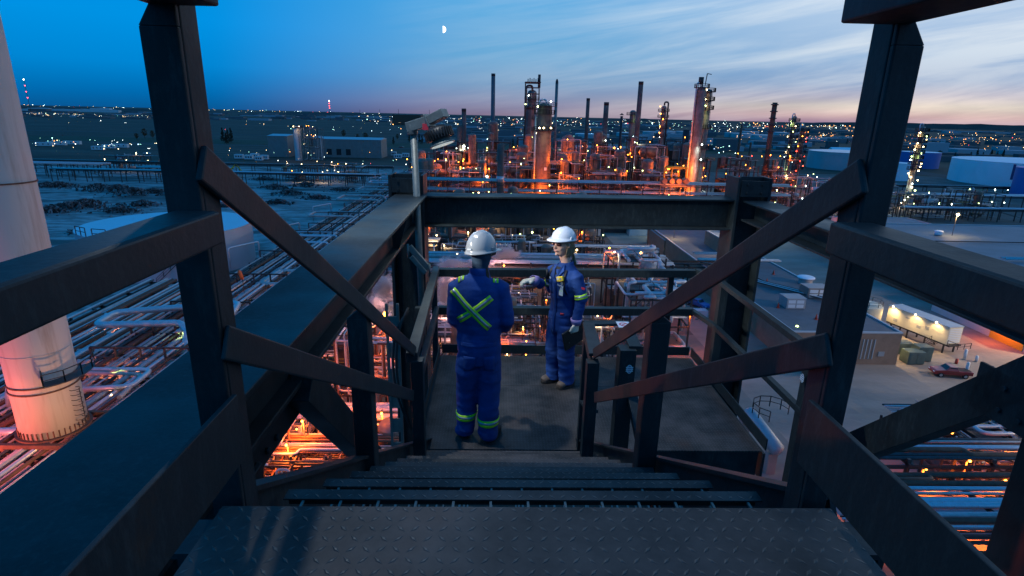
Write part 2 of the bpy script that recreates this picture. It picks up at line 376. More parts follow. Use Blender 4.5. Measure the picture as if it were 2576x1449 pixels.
# hand rails ------------------------------------------------------
def rail_run(name_t, pts, w=.062, h=.062, mat_='rail_steel', parent=None, nm='rail'):
    m = MB()
    for i in range(len(pts)-1): m.bar(pts[i], pts[i+1], w, h, e0=w*.3 if i else 0, e1=0)
    return m.build(nm, mat_, parent, .004)
def angle_post(m, x, y, z0, z1, sx, sy, w=.085, tk=.012):
    """L section: leg facing the camera and leg to the side"""
    m.box(min(x, x+sx*w), max(x, x+sx*w), y-tk/2, y+tk/2, z0, z1)
    m.box(x-tk/2, x+tk/2, min(y, y+sy*w), max(y, y+sy*w), z0, z1)
for side, xi, xo in (('left', -.487, -.577), ('right', .611, .701)):
    sg = -1 if side == 'left' else 1
    xr = xi+sg*-.006                     # rails bolt to the inner face of the posts
    t = thing('stair_handrail', f'dark handrail on the {side} side of the stair, with its tall near post', 'handrail', (xr, 1.05, Z0), 'handrails of the stair')
    m = MB(); x0_, x1_ = min(xi, xo), max(xi, xo)
    x0_, x1_ = (-.577, -.515) if sg < 0 else (.650, .701)
    m.box(x0_, x1_, 1.0, 1.012, 1.55, 2.775); m.add([(x0_, 1.0, 2.775), (x1_, 1.0, 2.775), (x1_, 1.012, 2.775), (x0_, 1.012, 2.775)] + ([(x0_+.035, 1.0, 2.83), (x1_, 1.0, 2.83), (x1_, 1.012, 2.83), (x0_+.035, 1.012, 2.83)] if sg < 0 else [(x0_, 1.0, 2.83), (x1_-.035, 1.0, 2.83), (x1_-.035, 1.012, 2.83), (x0_, 1.012, 2.83)]),
        [(0, 1, 5, 4), (1, 2, 6, 5), (2, 3, 7, 6), (3, 0, 4, 7), (4, 5, 6, 7)])
    xa = .650 if sg > 0 else -.527
    m.box(xa, xa+.012, 1.013, 1.07, 1.55, 2.83)
    m.build('post', 'painted_steel', t, .003)
    m = MB(); xs, xe = (-.507, -.500) if sg < 0 else (.642, .612); m.bar((xs, 1.0, 2.562), (xe, 3.27, 1.235), .012, .066); m.bar((xs+sg*.024, 1.08, 2.545), (xe+sg*.022, 3.27, 1.262), .040, .010); m.build('top_rail', 'rail_steel', t, .004)
    m = MB(); m.bar((xs, 1.0, 2.232), (xe, 3.14, 1.0), .010, .066); m.build('mid_rail', 'rail_steel', t, .004)
    m = MB(); xx = -.553 if side == 'left' else .663
    y_ = 2.13
    m.box(xx-.040, xx+.040, y_, y_+.012, .80, 1.865); m.box(xx-sg*.028-.012, xx-sg*.028+.012, y_+.013, y_+.085, .80, 1.865)
    m.add([(xx-.04, y_, 1.865), (xx+.04, y_, 1.865), (xx+.04, y_+.012, 1.865), (xx-.04, y_+.012, 1.865), (xx-sg*.02, y_, 1.915), (xx-sg*.02, y_+.012, 1.915)],
          [(0, 1, 4), (1, 2, 5, 4), (2, 3, 5), (3, 0, 4, 5)])
    m.build('post', 'rail_steel', t, .003)
    m = MB(); m.box(xr-.04, xr+.035, 3.20, 3.275, .33, 1.20); m.build('post', 'rail_steel', t, .003)
    t = thing('guard_rail', f'thick horizontal rail of the upper platform at the {side} edge of the view', 'guard rail', (xr, .3, Z0), 'guard rails of the upper platform')
    m = MB(); xm = (-.518 if sg < 0 else .628); m.bar((xm, -1.2, 2.459), (xm, .985, 2.459), .072, .046); m.box(xm-sg*.036-.004, xm-sg*.036+.004, -1.2, .985, 2.425, 2.481); m.build('mid_rail', 'rail_steel', t, .004)
    m = MB(); m.bar((xm-sg*.01, -1.2, 2.842), (xm-sg*.01, 1.02, 2.842), .11, .07); m.build('top_rail', 'rail_steel', t, .004)
    xt = -.497 if side == 'left' else .618
    m = MB(); m.box(xt-.005, xt+.005, -1.2, .99, Z0+.095, Z0+.235); m.build('toe_board', 'rail_steel', t, .002)
# landing rails
def posts(t, L, z0, z1, w=.06):
    for x, y in L:
        m = MB(); m.box(x-w/2, x+w/2, y-w/2, y+w/2, z0, z1); m.build('post', 'rail_steel', t, .003)
t = thing('guard_rail', 'dark guard rail on the left side of the landing, beside the lamp pole', 'guard rail', (-.63, 5, 0), 'guard rails around the landing')
rail_run('r', [(-.515, 3.22, 1.215), (-.675, 6.13, .995)], .072, .066, parent=t, nm='top_rail')
rail_run('r', [(-.515, 3.22, .92), (-.675, 6.13, .53)], .05, .07, parent=t, nm='mid_rail')
posts(t, [(-.70, 4.85), (-.70, 6.13)], -.2, .985)
t = thing('guard_rail', 'dark guard rail across the far side of the landing, behind both workers', 'guard rail', (.8, 6.13, 0), 'guard rails around the landing')
rail_run('r', [(-.66, 6.13, .96), (2.25, 6.13, .99)], .085, .085, parent=t, nm='top_rail')
rail_run('r', [(-.66, 6.13, .515), (2.25, 6.13, .535)], .085, .085, parent=t, nm='mid_rail')
posts(t, [(.75, 6.19), (1.98, 6.19)], -.2, .98)
t = thing('guard_rail', 'dark guard rail along the right side of the landing, in front of the brick roofs', 'guard rail', (2.3, 5, 0), 'guard rails around the landing')
rail_run('r', [(2.25, 6.13, 1.02), (2.31, 5.60, 1.045), (2.31, 3.72, 1.05)], .06, .05, parent=t, nm='top_rail')
rail_run('r', [(2.25, 6.13, .54), (2.31, 5.60, .56), (2.31, 3.75, .56)], .05, .05, parent=t, nm='mid_rail')
posts(t, [(2.36, 5.62), (2.34, 3.82)], -.45, 1.02, .08)
t = thing('guard_rail', 'short U-shaped rail between the two stairs, beside the standing woman', 'guard rail', (.87, 4.1, 0), 'guard rails around the landing')
rail_run('r', [(.625, 3.26, 1.23), (.715, 4.13, 1.115), (1.0, 4.16, 1.115), (.985, 3.70, 1.10)], .09, .02, parent=t, nm='top_rail')
m = MB(); 
for a, b in (((.60, 3.27, 1.165), (.68, 4.10, 1.06)),): m.bar(a, b, .012, .07)
m.build('rail_flange', 'rail_steel', t)
m = MB(); m.bar((.62, 3.22, .86), (.715, 4.12, .45), .07, .02); m.build('mid_rail', 'rail_steel', t)
posts(t, [(.715, 4.13)], 0, 1.10, .065); posts(t, [(.93, 3.72)], -.5, 1.09, .115)
m = MB(); m.bar((.985, 3.72, .75), (1.02, 2.9, .22), .07, .05); m.build('sloping_rail', 'rail_steel', t, .003)
m = MB(); m.bar((.70, 4.16, .07), (.76, 4.50, .07), .012, .12); m.build('toe_board', 'rail_steel', t)
mat('sticker_white', (.62, .66, .70), .5); mat('sticker_blue', (.10, .16, .30), .5); mat('sticker_red', (.5, .03, .05), .5); mat('ink', (.02, .02, .025), .5)
def oval_sticker(par, c, u, v, n_, s=.032):
    """small blue and white oval decal with ribbed middle (a maker's badge)"""
    c, u, v, n_ = (Vector(q) for q in (c, u, v, n_))
    for k, (a, b, of, mt) in enumerate(((1, .62, .001, 'sticker_white'), (.8, .45, .002, 'sticker_blue'))):
        vs = [c+u*s*a*math.cos(q)+v*s*b*math.sin(q)+n_*of for q in (2*math.pi*i/20 for i in range(20))]
        mm = MB(); mm.add(vs, [tuple(range(20))]); mm.build('badge', mt, par)
    mm = MB()
    for i in (-1, 0, 1):
        p = c+u*s*.42*i+n_*.003
        mm.add([p-u*.004-v*s*.75, p+u*.004-v*s*.75, p+u*.004+v*s*.75, p-u*.004+v*s*.75], [(0, 1, 2, 3)])
    mm.build('badge_ribs', 'sticker_white', par)
oval_sticker(t, (.945, 3.661, .95), (0, 0, 1), (1, 0, 0), (0, -1, 0), .034)
oval_sticker(t, (.995, 3.36, .52), (0, .84, .54), (1, 0, 0), (0, -.54, .84), .036)
q = thing('guard_rail', 'leaning rail plates with blue and white badges at the near right corner of the landing', 'guard rail', (2.33, 3.5, .5), 'guard rails around the landing')
m = MB(); m.bar((2.33, 3.80, .80), (2.33, 3.20, -.10), .05, .10); m.build('sloping_rail', 'rail_steel', q, .003)
m = MB(); m.bar((2.33, 3.66, .98), (2.33, 3.36, .42), .06, .12); m.build('rail_plate', 'rail_steel', q, .003)
oval_sticker(q, (2.275, 3.795, .83), (0, 0, 1), (0, 1, 0), (-1, 0, 0), .036); oval_sticker(q, (2.298, 3.52, .72), (0, .35, .94), (0, .94, -.35), (-1, 0, 0), .036)
# no-smoking style notice on the U rail
m = MB(); m.add([(.93, 4.15, 1.128), (1.03, 4.15, 1.128), (1.03, 4.02, 1.128), (.93, 4.02, 1.128)], [(3, 2, 1, 0)]); m.build('notice', 'sticker_white', t)
m = MB(); m.ring(.98, 4.085, 1.129, .036, .026, .001); m.bar((.955, 4.06, 1.1295), (1.005, 4.11, 1.1295), .008, .001); m.build('notice_mark', 'sticker_red', t)

# lamp pole with its swivel floodlight 
t = thing('lamp_pole', 'grey steel pole with tilted floodlight clamped at the left landing corner', 'lamp', (-.83, 6.0, .4))
m = MB(); m.tube([(-.815, 5.98, .05), (-.862, 5.98, 2.47)], .036, 14); m.build('pole', 'galvanised', t)
lh = MB(); A = Vector((-.875, 5.98, 2.49)); B = Vector((-.53, 5.86, 2.66)); 
lh.tube([A-Vector((0, 0, .05)), A+Vector((0, 0, .05))], .052, 12)
lh.bar(A+Vector((0, 0, .03)), (A+B)/2, .10, .10, e0=.05); lh.bar((A+B)/2, B, .14, .085); lh.bar((A+B)/2-Vector((0,0,.0)), (A+B)/2+Vector((.02,-.006,.01)), .17, .13)
lh.build('arm', 'galvanised', t, .006)
ax = Vector((.30, -.10, -.86)).normalized(); C0 = Vector((-.62, 5.88, 2.520))
lh = MB(); lh.tube([C0, C0+ax*.03, C0+ax*.115, C0+ax*.12], .19, 30, rr=[.09, .135, .135, .11])
for i in range(30):
    aa = 2*math.pi*i/30; u = ax.orthogonal().normalized(); v = ax.cross(u); d = u*math.cos(aa)+v*math.sin(aa)
    lh.bar(C0+ax*.028+d*.134, C0+ax*.118+d*.134, .008, .025, upv=d)
lh.build('cooling_fins', 'black_plastic', t)
lh = MB(); lh.tube([C0+ax*.12, C0+ax*.15, C0+ax*.165, C0+ax*.178], .2, 30, rr=[.09, .10, .128, .132]); lh.build('reflector', 'galvanised', t)
lh = MB(); lh.tube([C0+ax*.179, C0+ax*.185], .115, 24); lh.build('lens', 'led_lens', t)
lh = MB(); lh.box(-.755, -.70, 5.84, 5.90, 2.49, 2.55); lh.build('joint', 'sticker_red', t)
FL = point(C0+ax*.24, (.95, 1.0, .93), 26, .13, parent=t, spot=150, aim=tuple(C0+Vector((.75, -.45, -1.0))), name='floodlight_beam')
t = thing('pole_clamp', 'silver clamp bracket bolted across the lamp pole behind the rail', 'bracket', (-.81, 5.9, 1.1))
m = MB(); m.bar((-.93, 5.90, 1.30), (-.73, 5.90, 1.06), .05, .06); m.bar((-.91, 5.86, 1.20), (-.76, 5.86, 1.02), .02, .05); m.build('plate', 'galvanised', t, .006)
for q in (((-.94, 5.88, 1.33), (-.94, 5.88, 1.18)), ((-.72, 5.88, 1.12), (-.72, 5.88, .98))): m = MB(); m.tube(q, .012, 8); m.build('bolt', 'galvanised', t)
t = thing('cable_ladder', 'perforated grey steel strut with holes beside the left column', 'cable ladder', (-.95, 4.9, 0))
m = MB()
for x in (-.995, -.895): m.box(x-.012, x+.012, 4.88, 4.90, -1.4, 1.0)
for k in range(9): m.box(-.983, -.907, 4.884, 4.890, -1.35+k*.26, -1.2+k*.26)
m.build('rail', 'galvanised', t)
t = thing('cable', 'black cable looping down beside the perforated strut', 'cable', (-.9, 4.7, 0))
m = MB()
for o in (0, .03): m.tube(rpath([(-.80, 4.9, .93+o), (-.90+o, 4.75, .80), (-.93+o, 4.7, .45), (-.88+o, 4.7, .1), (-.80, 4.85, -.25)], .3, 5), .012, 6)
m.build('cable', 'rubber', t)
# the photographer's floodlight, above and left of the frame
t = thing('unseen_lamp', 'lit floodlight above the left side of the landing, outside the view', 'lamp', (-1.7, 4.6, 6.1))
m = MB(); m.tube([(-1.7, 4.6, 6.35), (-1.66, 4.6, 6.2)], .12, 16); m.bar((-1.7, 4.6, 6.35), (-1.7, 1.0, 6.9), .06, .06); m.build('housing', 'galvanised', t)
KEY = point((-1.7, 4.6, 6.1), (.96, .98, 1.0), 620, .10, parent=t, spot=56, aim=(.75, 4.9, .9), name='flood_beam')
KEY2 = point((-1.7, 4.6, 6.1), (.94, .98, .98), 300, .10, parent=t, spot=14, aim=(.22, .55, 1.9), name='flood_beam')

t = thing('unseen_lamp', 'added fill flash on an arm left of the stair, outside the view', 'lamp', (-3.3, 3.1, 3.1))
m = MB(); m.tube([(-3.35, 3.07, 3.12), (-3.27, 3.13, 3.07)], .12, 16); m.bar((-3.4, 3.05, 3.14), (-3.6, -2.0, 3.4), .05, .05); m.build('housing', 'galvanised', t)
FILL = point((-3.25, 3.15, 3.05), (1.0, .97, .93), 900, .12, parent=t, spot=26, aim=(.62, 5.3, 1.15), name='fill_flash_beam')  # added fill flash, unseen; brightens the woman's face and chest
# ================================================================ PEOPLE
mat('skin', (.62, .36, .26), .5, var=.06, vscale=30)
mat('coverall_blue', (.002, .040, .19), .82, var=.28, vscale=5, bump=.35, bscale=14)
mat('helmet_grey', (.27, .29, .30), .2, coat=.4)
mat('helmet_white', (.66, .69, .72), .22, coat=.4)
mat('hivis', (.50, .85, .02), .6, emis=None)
mat('reflective', (.30, .33, .35), .35, .4, var=.25, vscale=30)
mat('balaclava', (.02, .05, .09), .85)
mat('hair_brown', (.05, .022, .014), .5)
mat('hair_blond', (.30, .19, .10), .5, var=.35, vscale=40)
mat('glove_cream', (.62, .56, .44), .8, var=.15, vscale=25)
mat('cuff_lilac', (.35, .25, .5), .7)
mat('boot_brown', (.10, .075, .06), .7, var=.3, vscale=20)
mat('boot_sole', (.02, .018, .016), .8)
mat('lens_dark', (.05, .01, .008), .08, coat=.5)
mat('detector_yellow', (.75, .52, .02), .45)
mat('strap_black', (.01, .01, .012), .6)
mat('lips', (.5, .16, .13), .5)
mat('shirt_black', (.008, .008, .009), .8)
mat('orange_cloth', (.8, .12, .02), .7)

def loft(mb, pts, n=20, mi=0):
    """closed limb through (centre, rx, ry[, tilt axis]) rings; ring plane perpendicular to the path"""
    P = [Vector(p[0]) for p in pts]; rings = []
    side = None
    for i, p in enumerate(P):
        d = (P[min(i+1, len(P)-1)]-P[max(i-1, 0)]).normalized()
        u = Vector(pts[i][3]) if len(pts[i]) > 3 else Vector((1, 0, 0))
        u = (u-d*u.dot(d)); u = u.normalized() if u.length > .05 else d.orthogonal().normalized()
        v = d.cross(u)
        rings.append([p+u*math.cos(t)*pts[i][1]+v*math.sin(t)*pts[i][2] for t in (2*math.pi*k/n for k in range(n))])
    vs = [v for r in rings for v in r]; fs = []
    for i in range(len(P)-1):
        for k in range(n): fs.append((i*n+k, i*n+(k+1) % n, (i+1)*n+(k+1) % n, (i+1)*n+k))
    fs.append(tuple(range(n-1, -1, -1))); fs.append(tuple((len(P)-1)*n+k for k in range(n)))
    mb.add(vs, fs, mi, True)
def fuse(mb, name, mats, parent, voxel=.009, smooth=6, folds=None, bulge=0, seed=0):
    """fuse the lofted pieces into one continuous surface, then add cloth folds along the normals"""
    o = mb.build(name, mats)
    r = o.modifiers.new('r', 'REMESH'); r.mode = 'VOXEL'; r.voxel_size = voxel; r.use_smooth_shade = True
    if smooth: s_ = o.modifiers.new('s', 'SMOOTH'); s_.iterations = smooth; s_.factor = .5
    dg = bpy.context.evaluated_depsgraph_get(); me = bpy.data.meshes.new_from_object(o.evaluated_get(dg))
    o.modifiers.clear(); old = o.data; o.data = me; bpy.data.meshes.remove(old); me.name = name
    if folds:
        ns = [v.normal.copy() for v in me.vertices]
        for v, nn in zip(me.vertices, ns):
            v.co += nn*folds(v.co)
    me.polygons.foreach_set('use_smooth', [True]*len(me.polygons)); me.update()
    if parent is not None: o.parent = parent; o.matrix_parent_inverse = Matrix.Translation(-parent.location)
    return o
def bvh(o):
    return BVHTree.FromPolygons([v.co.copy() for v in o.data.vertices], [tuple(p.vertices) for p in o.data.polygons])
def strip(tree, pts, half, name, parent, off=.004, ray=None, mats=('hivis', 'reflective'), closed=False, thick=.003):
    """hi-vis tape: yellow edges, grey reflective middle, laid on the cloth"""
    P = [Vector(p) for p in pts]; rows = []
    for i, p in enumerate(P):
        d = ((P[(i+1) % len(P)]-P[i-1]) if closed else (P[min(i+1, len(P)-1)]-P[max(i-1, 0)])).normalized()
        h = tree.find_nearest(p) if ray is None else tree.ray_cast(p, Vector(ray))
        if h[0] is None: h = tree.find_nearest(p)
        nn = h[1] if ray is None or h[1].dot(Vector(ray)) < 0 else -h[1]
        sd = d.cross(nn).normalized() if ray is None else d.cross(Vector(ray)).normalized()
        row = []
        for s_ in (-1, -.42, -.40, .40, .42, 1):
            q = p+sd*half*s_
            k = tree.find_nearest(q) if ray is None else tree.ray_cast(q, Vector(ray))
            if k[0] is None: k = tree.find_nearest(q)
            n2 = k[1]
            if ray is not None and n2.dot(Vector(ray)) > 0: n2 = -n2
            row.append(k[0]+n2*off)
        rows.append(row)
    N = len(rows); m = [MB(), MB()]
    vs = [v for r in rows for v in r]
    for i in range(N if closed else N-1):
        j = (i+1) % N
        for k in range(5):
            q = (i*6+k, j*6+k, j*6+k+1, i*6+k+1)
            (m[1] if k == 2 else m[0]).f.append(q); (m[1] if k == 2 else m[0]).mi.append(0); (m[1] if k == 2 else m[0]).sm.append(True)
    for mm, nm, mt in ((m[0], 'hi_vis_tape', mats[0]), (m[1], 'reflective_strip', mats[1])):
        mm.v = [tuple(v) for v in vs]; o = mm.build(nm, mt, parent)
        s_ = o.modifiers.new('t', 'SOLIDIFY'); s_.thickness = thick; s_.offset = 0
def helmet(par, c, fwd, upv, r=(.118, .145, .125), nm='helmet', mt='helmet_white'):
    """white hard hat: ridged dome, peak in front, rain gutter, side slots"""
    f = Vector(fwd).normalized(); u = Vector(upv); u = (u-f*u.dot(f)).normalized(); s_ = f.cross(u)
    c = Vector(c); T = lambda x, y, z: c+s_*x+f*y+u*z
    mb = MB(); n, mm = 40, 12; vs = []; fs = []
    for i in range(mm+1):
        ph = i/mm*math.pi/2
        for k in range(n):
            a = 2*math.pi*k/n; x, y, z = math.cos(ph)*math.sin(a)*r[0], math.cos(ph)*math.cos(a)*r[1], math.sin(ph)*r[2]
            z *= 1.0
            rid = max(0, 1-abs(abs(x)-.0)/.020)*.006+max(0, 1-abs(abs(x)-.038)/.008)*.004
            rid *= min(1, max(0, (z-.045)/.04))
            q = Vector((x, y, z)); q = q*(1+rid/max(q.length, .01)); vs.append(T(*q))
    for i in range(mm):
        for k in range(n): fs.append((i*n+k, i*n+(k+1) % n, (i+1)*n+(k+1) % n, (i+1)*n+k))
    # brim
    o = len(vs)
    for k in range(n):
        a = 2*math.pi*k/n; pk = max(0, math.cos(a))**2.2
        ro = .012+pk*.050
        x, y = math.sin(a)*r[0], math.cos(a)*r[1]
        d = Vector((math.sin(a), math.cos(a), 0))
        vs.append(T(*(Vector((x, y, -.004))+d*.010))); vs.append(T(*(Vector((x, y, -.012-pk*.012))+d*ro))); vs.append(T(*(Vector((x, y, -.016-pk*.012))+d*ro))); vs.append(T(*(Vector((x, y, -.014)))))
    for k in range(n):
        k2 = (k+1) % n; a, b = o+k*4, o+k2*4
        fs += [(k, a, b, k2), (a, a+1, b+1, b), (a+1, a+2, b+2, b+1), (a+2, a+3, b+3, b+2)]
    mb.add(vs, fs, 0, True)
    h = mb.build(nm, mt, par)
    for sx in (-1, 1):
        m2 = MB(); m2.bar(T(sx*(r[0]+.004), -.01, .012), T(sx*(r[0]+.002), .03, .012), .012, .022, upv=u); m2.build('accessory_slot', mt, h)
    m2 = MB(); m2.bar(T(-.02, -r[1]-.001, .026), T(.02, -r[1]-.001, .026), .004, .012, upv=u); m2.build('size_label', 'sticker_white', h)
    m2 = MB(); pts = [T(math.sin(a)*(r[0]-.012), math.cos(a)*(r[1]-.012), -.018) for a in (2*math.pi*k/24 for k in range(25))]
    m2.tube(pts, .008, 6); m2.build('headband', 'strap_black', h)
    return h
def boot(par, toe, heel, w=.095, mt='boot_brown'):
    toe, heel = Vector(toe), Vector(heel); d = (toe-heel); L = d.length; d.normalize(); s_ = d.cross(Vector((0, 0, 1))).normalized()
    mb = MB(); pr = []
    for t, hw, hz in ((0, .6, .055), (.08, .8, .07), (.25, .86, .085), (.42, .84, .082), (.58, .92, .066), (.75, 1.0, .056), (.9, .86, .046), (.98, .5, .032)):
        pr.append((heel+d*L*t+Vector((0, 0, .018+hz/2)), w/2*hw, hz/2+.012, tuple(s_)))
    loft(mb, pr, 14); sh = heel+d*L*.2
    loft(mb, [(sh+Vector((0, 0, .05)), .042, .045, tuple(s_)), (sh+Vector((0, 0, .13)), .040, .042, tuple(s_))], 14)
    b = fuse(mb, 'boot', mt, par, .007, 4)
    sb = MB(); n = 20; pts = []
    for k in range(n):
        a = 2*math.pi*k/n; t = .5+.51*math.cos(a); hw = w/2*1.08*abs(math.sin(a))**.7*(1.0 if t > .35 else .88)*(1 if math.sin(a) > 0 else -1)
        pts.append(heel+d*L*t+s_*hw)
    vs = [p+Vector((0, 0, z)) for z in (.001, .026) for p in pts]
    sb.add(vs, [tuple(range(n-1, -1, -1)), tuple(range(n, 2*n))]+[(k, (k+1) % n, n+(k+1) % n, n+k) for k in range(n)]); sb.build('sole', 'boot_sole', b)
    return b
def hand(mb, wrist, palm_dir, palm_n, thumb_side, curl=(.3, .5, .5), spread=.12, L=.19, thick=1.0, fingers=None):
    """palm + four unequal fingers + thumb as lofts (fused later)"""
    d = Vector(palm_dir).normalized(); n_ = Vector(palm_n); n_ = (n_-d*n_.dot(d)).normalized(); s_ = d.cross(n_)*thumb_side; w = Vector(wrist); k = L/.19
    loft(mb, [(w-d*.03, .024*k*thick, .020*k*thick, tuple(s_)), (w, .028*k*thick, .019*k*thick, tuple(s_)), (w+d*.045*k, .040*k*thick, .016*k*thick, tuple(s_)), (w+d*.09*k, .043*k*thick, .014*k*thick, tuple(s_)), (w+d*.100*k, .038*k*thick, .011*k*thick, tuple(s_))], 14)
    for i, ln in enumerate((.070, .080, .074, .058)):
        off = (1.5-i)*.0215*k*thick; c = w+d*(.094-.004*abs(i-1))*k+s_*off
        ang = 0; p = c-d*.01; dd = (d+s_*(1.5-i)*spread).normalized(); pts = [(p, .0105*k*thick, .0105*k*thick, tuple(s_))]
        cu = (fingers[i] if fingers else curl)
        for j, fr in enumerate((.45, .30, .25)):
            ang = cu[j]; axis = dd.cross(n_).normalized(); dd = (Matrix.Rotation(-ang, 3, axis) @ dd); p = p+dd*(ln*fr+(.01 if j == 0 else 0))*k
            rr = (.0100, .0092, .0075)[j]*k*thick; pts.append((p, rr, rr, tuple(s_)))
        loft(mb, pts, 10)
    b = w+d*.03*k+s_*.030*k*thick; t1 = (s_*.75+d*.65-n_*.15).normalized(); t2 = (s_*.35+d*.9-n_*.3).normalized()
    loft(mb, [(b-t1*.015, .013*k*thick, .013*k*thick), (b+t1*.03*k, .0125*k*thick, .0125*k*thick), (b+t1*.03*k+t2*.028*k, .0105*k*thick, .0105*k*thick), (b+t1*.03*k+t2*.048*k, .008*k*thick, .008*k*thick)], 10)
def text_on(par, body, size, loc, u, v, mt, name='lettering', extrude=.0005, align='CENTER'):
    cu = bpy.data.curves.new(name, 'FONT'); cu.body = body; cu.size = size; cu.align_x = align; cu.align_y = 'CENTER'; cu.extrude = extrude
    cu.materials.append(M(mt)); o = bpy.data.objects.new(name, cu); COL.objects.link(o)
    u = Vector(u).normalized(); v = Vector(v); v = (v-u*v.dot(u)).normalized(); n_ = u.cross(v)
    mw = Matrix(((u.x, v.x, n_.x, loc[0]), (u.y, v.y, n_.y, loc[1]), (u.z, v.z, n_.z, loc[2]), (0, 0, 0, 1)))
    if par is not None:
        o.parent = par; o.matrix_parent_inverse = Matrix.Translation(-par.location)
    o.matrix_basis = mw
    bpy.context.view_layer.update(); me = bpy.data.meshes.new_from_object(o.evaluated_get(bpy.context.evaluated_depsgraph_get()))
    q = bpy.data.objects.new(name, me); COL.objects.link(q); q.parent = par
    if par is not None: q.matrix_parent_inverse = Matrix.Translation(-par.location)
    q.matrix_basis = mw; bpy.data.objects.remove(o); return q
def folds(amp, zs, seed):
    """cloth folds: noise stretched so creases run across limbs, deeper near given heights"""
    def f(p):
        q = Vector((p.x*5+seed, p.y*5, p.z*17))
        a = noise.noise(q)+.5*noise.noise(q*2.1)
        b = noise.noise(Vector((p.x*14+seed, p.y*14, p.z*5)))
        w = .55
        for z0, wd, k in zs: w += k*math.exp(-((p.z-z0)/wd)**2)
        return amp*(a*w+.35*b)-.0
    return f

# ---------------------------------------------------------------- man, back to us
def add_man():
    X, Y = -.135, 4.33
    t = thing('person', 'worker in blue coveralls with his back to us, hi-vis cross on back, grey hard hat', 'person', (X, Y, 0), 'refinery workers talking on the landing')
    V = lambda x, y, z: Vector((X+x, Y+y, z))
    # body facing +Y, feet apart
    def limbs(mb, s):  # s = extra radius
        loft(mb, [(V(0, .0, .70), .165+s, .13+s), (V(0, .0, .82), .178+s, .135+s), (V(-.005, .0, .95), .176+s, .125+s), (V(-.01, .0, 1.10), .180+s, .125+s), (V(-.015, .005, 1.24), .200+s, .128+s), (V(-.015, .01, 1.33), .205+s, .118+s), (V(-.012, .012, 1.385), .170+s, .098+s), (V(-.008, .02, 1.43), .085+s*.6, .072+s*.6), (V(-.005, .03, 1.47), .064+s*.4, .064+s*.4)], 28)
        loft(mb, [(V(-.085, 0, .76), .10+s, .12+s), (V(-.095, .0, .62), .098+s, .115+s), (V(-.10, .01, .45), .090+s, .098+s), (V(-.108, .0, .28), .080+s, .088+s), (V(-.115, -.01, .12), .078+s, .088+s), (V(-.118, -.01, .045), .076+s, .092+s)], 20)
        loft(mb, [(V(.075, 0, .76), .10+s, .12+s), (V(.080, .0, .62), .100+s, .115+s), (V(.082, -.02, .45), .094+s, .10+s), (V(.080, -.05, .28), .084+s, .092+s), (V(.078, -.07, .12), .082+s, .092+s), (V(.076, -.075, .035), .080+s, .098+s)], 20)
        for sx in (-1, 1):
            a = V(sx*.175-.01, .0, 1.335); e = V(sx*(.205 if sx < 0 else .232), -.005+.0, 1.06); w_ = V(sx*.13, .22, 1.02) if sx < 0 else V(.165, .20, .965)
            if sx > 0: e = V(.225, -.015, 1.055)
            loft(mb, [(a+Vector((-sx*.05, 0, .02)), .06+s, .065+s, (0, 1, 0)), (a, .072+s, .070+s, (0, 1, 0)), (a.lerp(e, .5), .064+s, .062+s, (0, 1, 0)), (e, .060+s, .058+s, (0, 1, 0)), (e.lerp(w_, .25)+Vector((0, -.0, -.03)), .058+s, .056+s, (0, 0, 1)), (e.lerp(w_, .6), .05+s, .05+s, (0, 0, 1)), (w_, .043+s, .043+s, (0, 0, 1))], 18)
    mb = MB(); limbs(mb, -.030)
    loft(mb, [(V(0, .02, 1.40), .05, .052), (V(.005, .03, 1.50), .052, .055), (V(.01, .04, 1.53), .06, .07), (V(.012, .045, 1.575), .072, .09), (V(.012, .045, 1.63), .075, .097), (V(.012, .045, 1.69), .066, .085), (V(.012, .045, 1.72), .04, .05)], 20)
    for sx, wz in ((-1, V(-.13, .22, 1.02)), (1, V(.165, .20, .965))):
        d = Vector((-sx*.75, .55, .0)); hand(mb, wz+Vector((-sx*.01, .02, 0)), d, (0, .3, -1), sx, curl=(.7, .7, .5))
    # nose, ears
    hd = Vector((.5, .87, 0)); hc = V(.012, .045, 1.60)
    loft(mb, [(hc+hd*.08+Vector((0, 0, .02)), .008, .008), (hc+hd*.115+Vector((0, 0, -.012)), .012, .012)], 8)
    for sx in (-1, 1):
        e = hc+hd.cross(Vector((0, 0, 1)))*sx*.078; loft(mb, [(e+Vector((0, 0, -.025)), .008, .014, tuple(hd)), (e+Vector((0, 0, .03)), .010, .018, tuple(hd))], 8)
    fuse(mb, 'body', 'skin', t, .009, 3)
    mb = MB(); limbs(mb, .004)
    cv = fuse(mb, 'coverall', 'coverall_blue', t, .0095, 5, folds(.0085, ((.60, .1, .5), (.22, .1, .9), (.08, .07, 1.0), (.92, .07, .6), (1.05, .08, .3)), 3.1))
    mb = MB()  # collar
    cc = V(-.006, .028, 1.43); mb.tube([cc+Vector((0, 0, -.02)), cc+Vector((0, .0, .035)), cc+Vector((0, .004, .055))], .08, 24, rr=[.092, .078, .080], cap=False)
    c = mb.build('collar', 'coverall_blue', cv); sd = c.modifiers.new('t', 'SOLIDIFY'); sd.thickness = .006
    mb = MB(); mb.bar(V(-.15, -.14, .865), V(.14, -.14, .865), .004, .006)
    # balaclava, hair
    mb = MB(); loft(mb, [(V(0, .03, 1.455), .062, .066), (V(.002, .028, 1.50), .064, .068), (V(.006, .033, 1.54), .072, .082), (V(.010, .038, 1.58), .082, .102), (V(.012, .04, 1.62), .085, .107), (V(.012, .04, 1.66), .078, .098)], 24)
    fuse(mb, 'head_cover', 'balaclava', t, .008, 4, lambda p: .003*noise.noise(Vector((p.x*9, p.y*9, p.z*50))))
    mb = MB()
